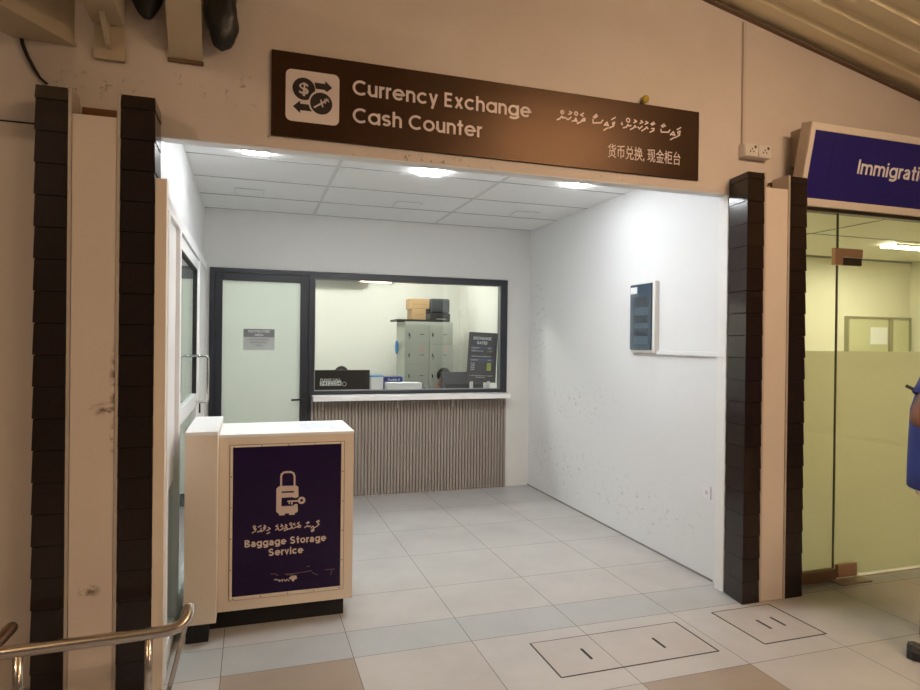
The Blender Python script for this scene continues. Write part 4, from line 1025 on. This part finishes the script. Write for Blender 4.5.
def standing(B, fdir):
    f = Vector(fdir).normalized(); r = Vector((f.y, -f.x, 0)); Bv = Vector(B)
    w = lambda p: Bv + r * p[0] + f * p[1] + Vector((0, 0, p[2]))
    t = thing('person', 'person in blue shirt and cream shorts standing by the glass doors at the right edge', 'person', B)
    J = {'pelvis': (0, 0, .93), 'waist': (0, 0, 1.06), 'chest': (0, .005, 1.25), 'upch': (0, -.005, 1.38), 'neck': (0, .0, 1.48), 'skull': (0, .02, 1.58), 'crown': (0, .005, 1.66),
         'nose': (0, .115, 1.575), 'hipR': (.095, 0, .88), 'kneeR': (.10, -.02, .48), 'calfR': (.10, -.055, .34), 'ankR': (.10, -.09, .085), 'toeR': (.115, .05, .042),
         'hipL': (-.095, 0, .88), 'kneeL': (-.10, .07, .48), 'calfL': (-.10, .06, .34), 'ankL': (-.10, .06, .085), 'toeL': (-.115, .20, .042),
         'shR': (.19, -.045, 1.405), 'elR': (.245, -.150, 1.175), 'Rwrist': (.20, .11, 1.14), 'shL': (-.185, -.01, 1.405), 'elL': (-.235, -.05, 1.17), 'Lwrist': (-.14, .17, 1.15)}
    R = {'pelvis': (.145, .105), 'waist': (.13, .095), 'chest': (.15, .11), 'upch': (.13, .085), 'neck': .052, 'skull': (.076, .092), 'crown': (.058, .07), 'nose': .014,
         'hipR': .085, 'kneeR': .055, 'calfR': .056, 'ankR': .035, 'toeR': .03, 'hipL': .085, 'kneeL': .055, 'calfL': .056, 'ankL': .035, 'toeL': .03,
         'shR': .058, 'elR': .041, 'Rwrist': .027, 'shL': .058, 'elL': .041, 'Lwrist': .027}
    ch = [('pelvis','waist'),('waist','chest'),('chest','upch'),('upch','neck'),('neck','skull'),('skull','crown'),('skull','nose'),('pelvis','hipR'),('hipR','kneeR'),('kneeR','calfR'),('calfR','ankR'),('ankR','toeR'),
          ('pelvis','hipL'),('hipL','kneeL'),('kneeL','calfL'),('calfL','ankL'),('ankL','toeL'),('upch','shR'),('shR','elR'),('elR','Rwrist'),('upch','shL'),('shL','elL'),('elL','Lwrist')]
    fingers(J, ch, R, 1, J['Rwrist'], (-.75, .6, .05), (0, 0, -1), 'R')
    fingers(J, ch, R, -1, J['Lwrist'], (.75, .55, .05), (0, 0, -1), 'L')
    body(t, B, fdir, J, ch, R, M_skin)
    hc = (0, .015, 1.585); face(t, w, hc); hair(t, w, hc, f)
    # shirt: hem flares a little over the shorts
    q = MB(); q.loft([ring_e(w, c, a, b) for c, a, b in (((0,-.01,.835), .205, .168), ((0,-.012,.95), .198, .165), ((0,-.014,1.06), .188, .160), ((0,-.012,1.22), .186, .155), ((0,-.005,1.36), .18, .125), ((0,-.005,1.43), .15, .095), ((0,0,1.475), .075, .07))], caps=False)
    for s in (1, -1):
        a = Vector(J['shR']) if s > 0 else Vector(J['shL']); b = Vector(J['elR']) if s > 0 else Vector(J['elL'])
        q.tube([w(a + Vector((-s*.03, 0, .015))), w(a), w(a.lerp(b, .35)), w(a.lerp(b, .5))], [.068, .076, .070, .070], 16, caps=False)
    sh = q.build('shirt', M_shirt, t, smooth=True); md = sh.modifiers.new('sol', 'SOLIDIFY'); md.thickness = .004
    q = MB()
    q.loft([ring_e(w, c, a, b) for c, a, b in (((0,0,.80), .185, .14), ((0,0,.98), .16, .125))], caps=False)
    for s, kk in ((1, 'R'), (-1, 'L')):
        a = Vector(J['hip' + kk]); b = Vector(J['knee' + kk])
        q.tube([w(a), w(a.lerp(b, .4)), w(a.lerp(b, .80))], [.100, .096, .092], 18, caps=False)
    so_ = q.build('shorts', M_short, t, smooth=True); md = so_.modifiers.new('sol', 'SOLIDIFY'); md.thickness = .004
    for kk in ('R', 'L'):
        a = Vector(J['ank' + kk]); b = Vector(J['toe' + kk]); q = MB()
        dv = (b - a); dv.z = 0; dv.normalize()
        rings = []
        for d, hw, zt in ((-.075, .028, .07), (-.05, .042, .075), (.02, .046, .06), (.10, .050, .06), (.17, .045, .05), (.21, .025, .035)):
            c = Vector((a.x, a.y, 0)) + dv * d; s_ = Vector((dv.y, -dv.x, 0))
            rings.append([w(tuple(c + s_ * hw * x_ + Vector((0, 0, z_)))) for x_, z_ in ((-1, .002), (1, .002), (1.0, zt * .6), (.6, zt), (-.6, zt), (-1.0, zt * .6))])
        q.loft(rings); q.build('sandal', M_black, t, bevel=.004)
    return t, w
pf = (.6, -.8, 0)
st_person, W = standing((3.277, 2.228, 0), pf)
q = MB(); q.tube([W((.20, -.186, 1.345)), W((.205, -.12, 1.31)), W((.205, .05, 1.24))], .008, 8)
tag(q.build('slim_case', M_black), 'short dark slim case tucked under the arm of the person in blue', 'case')

def seated(B, fdir, label, hd, shirt, lean=0.0):
    f = Vector(fdir).normalized(); r = Vector((f.y, -f.x, 0)); Bv = Vector(B)
    w = lambda p: Bv + r * p[0] + f * p[1] + Vector((0, 0, p[2]))
    t = thing('person', label, 'person', B)
    z = hd - 1.02
    J = {'pelvis': (0, 0, .52 + 0), 'waist': (0, .01, .62 + z*.4), 'chest': (0, .02, .74 + z * .8), 'upch': (0, .02, .84 + z), 'neck': (lean*.5, .02, .93 + z), 'skull': (lean, .04, 1.02 + z), 'crown': (lean, .025, 1.10 + z), 'nose': (lean, .135, 1.015 + z),
         'hipR': (.10, .05, .50), 'kneeR': (.12, .42, .50), 'ankR': (.12, .40, .09), 'toeR': (.13, .54, .045), 'hipL': (-.10, .05, .50), 'kneeL': (-.12, .42, .50), 'ankL': (-.12, .40, .09), 'toeL': (-.13, .54, .045),
         'shR': (.18, .01, .86 + z), 'elR': (.24, .07, .66 + z), 'Rwrist': (.16, .22, .72 + z * .6), 'shL': (-.18, .01, .86 + z), 'elL': (-.24, .07, .66 + z), 'Lwrist': (-.16, .22, .72 + z * .6)}
    R = {'pelvis': (.15, .12), 'waist': (.14, .10), 'chest': (.15, .11), 'upch': (.13, .085), 'neck': .052, 'skull': (.076, .092), 'crown': (.058, .07), 'nose': .014, 'hipR': .085, 'kneeR': .06, 'ankR': .036, 'toeR': .03, 'hipL': .085, 'kneeL': .06, 'ankL': .036, 'toeL': .03,
         'shR': .058, 'elR': .041, 'Rwrist': .027, 'shL': .058, 'elL': .041, 'Lwrist': .027}
    ch = [('pelvis','waist'),('waist','chest'),('chest','upch'),('upch','neck'),('neck','skull'),('skull','crown'),('skull','nose'),('pelvis','hipR'),('hipR','kneeR'),('kneeR','ankR'),('ankR','toeR'),
          ('pelvis','hipL'),('hipL','kneeL'),('kneeL','ankL'),('ankL','toeL'),('upch','shR'),('shR','elR'),('elR','Rwrist'),('upch','shL'),('shL','elL'),('elL','Lwrist')]
    fingers(J, ch, R, 1, J['Rwrist'], (-.2, 1, 0), (0, 0, -1), 'R'); fingers(J, ch, R, -1, J['Lwrist'], (.2, 1, 0), (0, 0, -1), 'L')
    body(t, B, fdir, J, ch, R, M_skin)
    hc = (lean, .035, 1.025 + z); face(t, w, hc); hair(t, w, hc, f)
    q = MB(); q.loft([ring_e(w, c, a, b) for c, a, b in (((0,0,.48), .20, .165), ((0,.01,.64 + z*.4), .18, .15), ((0,.02,.78 + z), .19, .14), ((0,.015,.87 + z), .165, .105), ((lean*.3,.02,.925 + z), .075, .07))], caps=False)
    for s, kk in ((1, 'R'), (-1, 'L')):
        a = Vector(J['sh' + kk]); b = Vector(J['el' + kk]); q.tube([w(a + Vector((-s*.03, 0, .015))), w(a), w(a.lerp(b, .4)), w(a.lerp(b, .75))], [.066, .075, .068, .068], 14, caps=False)
    q.build('shirt', shirt, t, smooth=True)
    q = MB(); q.loft([ring_e(w, c, a, b) for c, a, b in (((0,.02,.42), .17, .15), ((0,0,.56), .16, .14))])
    for kk in ('R', 'L'): q.tube([w(J['hip' + kk]), w(J['knee' + kk]), w(Vector(J['knee' + kk]).lerp(Vector(J['ank' + kk]), .9))], [.10, .075, .06], 14)
    q.build('trousers', M_dkgrey, t, smooth=True)
    return t
def stool(x, y, label):
    t = thing('office_stool', label, 'stool', (x, y, 0))
    q = MB(); q.tube([(x, y, .355), (x, y, .395)], .18, 24); q.build('seat', M_black, t, bevel=.01)
    q = MB(); q.tube([(x, y, .03), (x, y, .355)], .025, 12); q.build('stem', M_steel, t)
    q = MB(); q.tube([(x, y, 0), (x, y, .03)], .19, 24); q.build('base', M_black, t)
seated((.955, 7.12, 0), (0, -1, 0), 'person with black hair sitting behind the left monitor, only the hair showing', 1.115, M_dkgrey)
seated((2.07, 7.0, 0), (-.1, -1, 0), 'person with dark hair and a dusty blue shirt sitting behind the right monitor', 1.10, M_shirt2, -.03)
stool(.955, 7.12, 'black round stool under the person behind the left monitor')
stool(2.07, 6.99, 'black round stool under the person behind the right monitor')

# ------------------------------------------------------------------ LIGHT
def tube_lamp(x, y, z, L, label, w=.10):
    t = thing('tube_lamp', label, 'lamp', (x, y, z), 'hall tube lamps')
    q = MB(); q.box(x - L/2, x + L/2, y - w/2, y + w/2, z - .03, z); q.build('tube', M_hall, t)
    q = MB(); q.box(x - L/2 - .02, x + L/2 + .02, y - w/6, y + w/6, z, z + .03); q.build('tray', M_whiteframe, t)
    q = MB(); q.tube([(x, y, z + .03), (x, y, zroof(x) + .02)], .008, 6); q.build('hanger', M_steel, t)
tube_lamp(2.85, .7, 3.42, 1.1, 'warm tube lamp hung in the hall, right of the viewer')
tube_lamp(-3.3, -.5, 3.6, 1.0, 'warm tube lamp hung in the hall, left of the viewer')
tube_lamp(2.7, -1.8, 2.9, .7, 'warm tube lamp hung at the far end of the hall')

wd = bpy.data.worlds.new('world'); bpy.context.scene.world = wd; wd.use_nodes = True
bg = wd.node_tree.nodes['Background']; bg.inputs[0].default_value = (1.0, .72, .50, 1); bg.inputs[1].default_value = .10

sc_ = bpy.context.scene
sc_.view_settings.view_transform = 'Standard'; sc_.view_settings.look = 'None'; sc_.view_settings.gamma = 1
sc_.view_settings.use_curve_mapping = False; sc_.view_settings.exposure = 0.0
cy = sc_.cycles
cy.use_denoising = True
try: cy.denoiser = 'OPENIMAGEDENOISE'
except Exception: pass
cy.max_bounces = 10; cy.diffuse_bounces = 5; cy.glossy_bounces = 5; cy.transparent_max_bounces = 16; cy.transmission_bounces = 6
cy.sample_clamp_indirect = 6.0; cy.caustics_reflective = False; cy.caustics_refractive = False
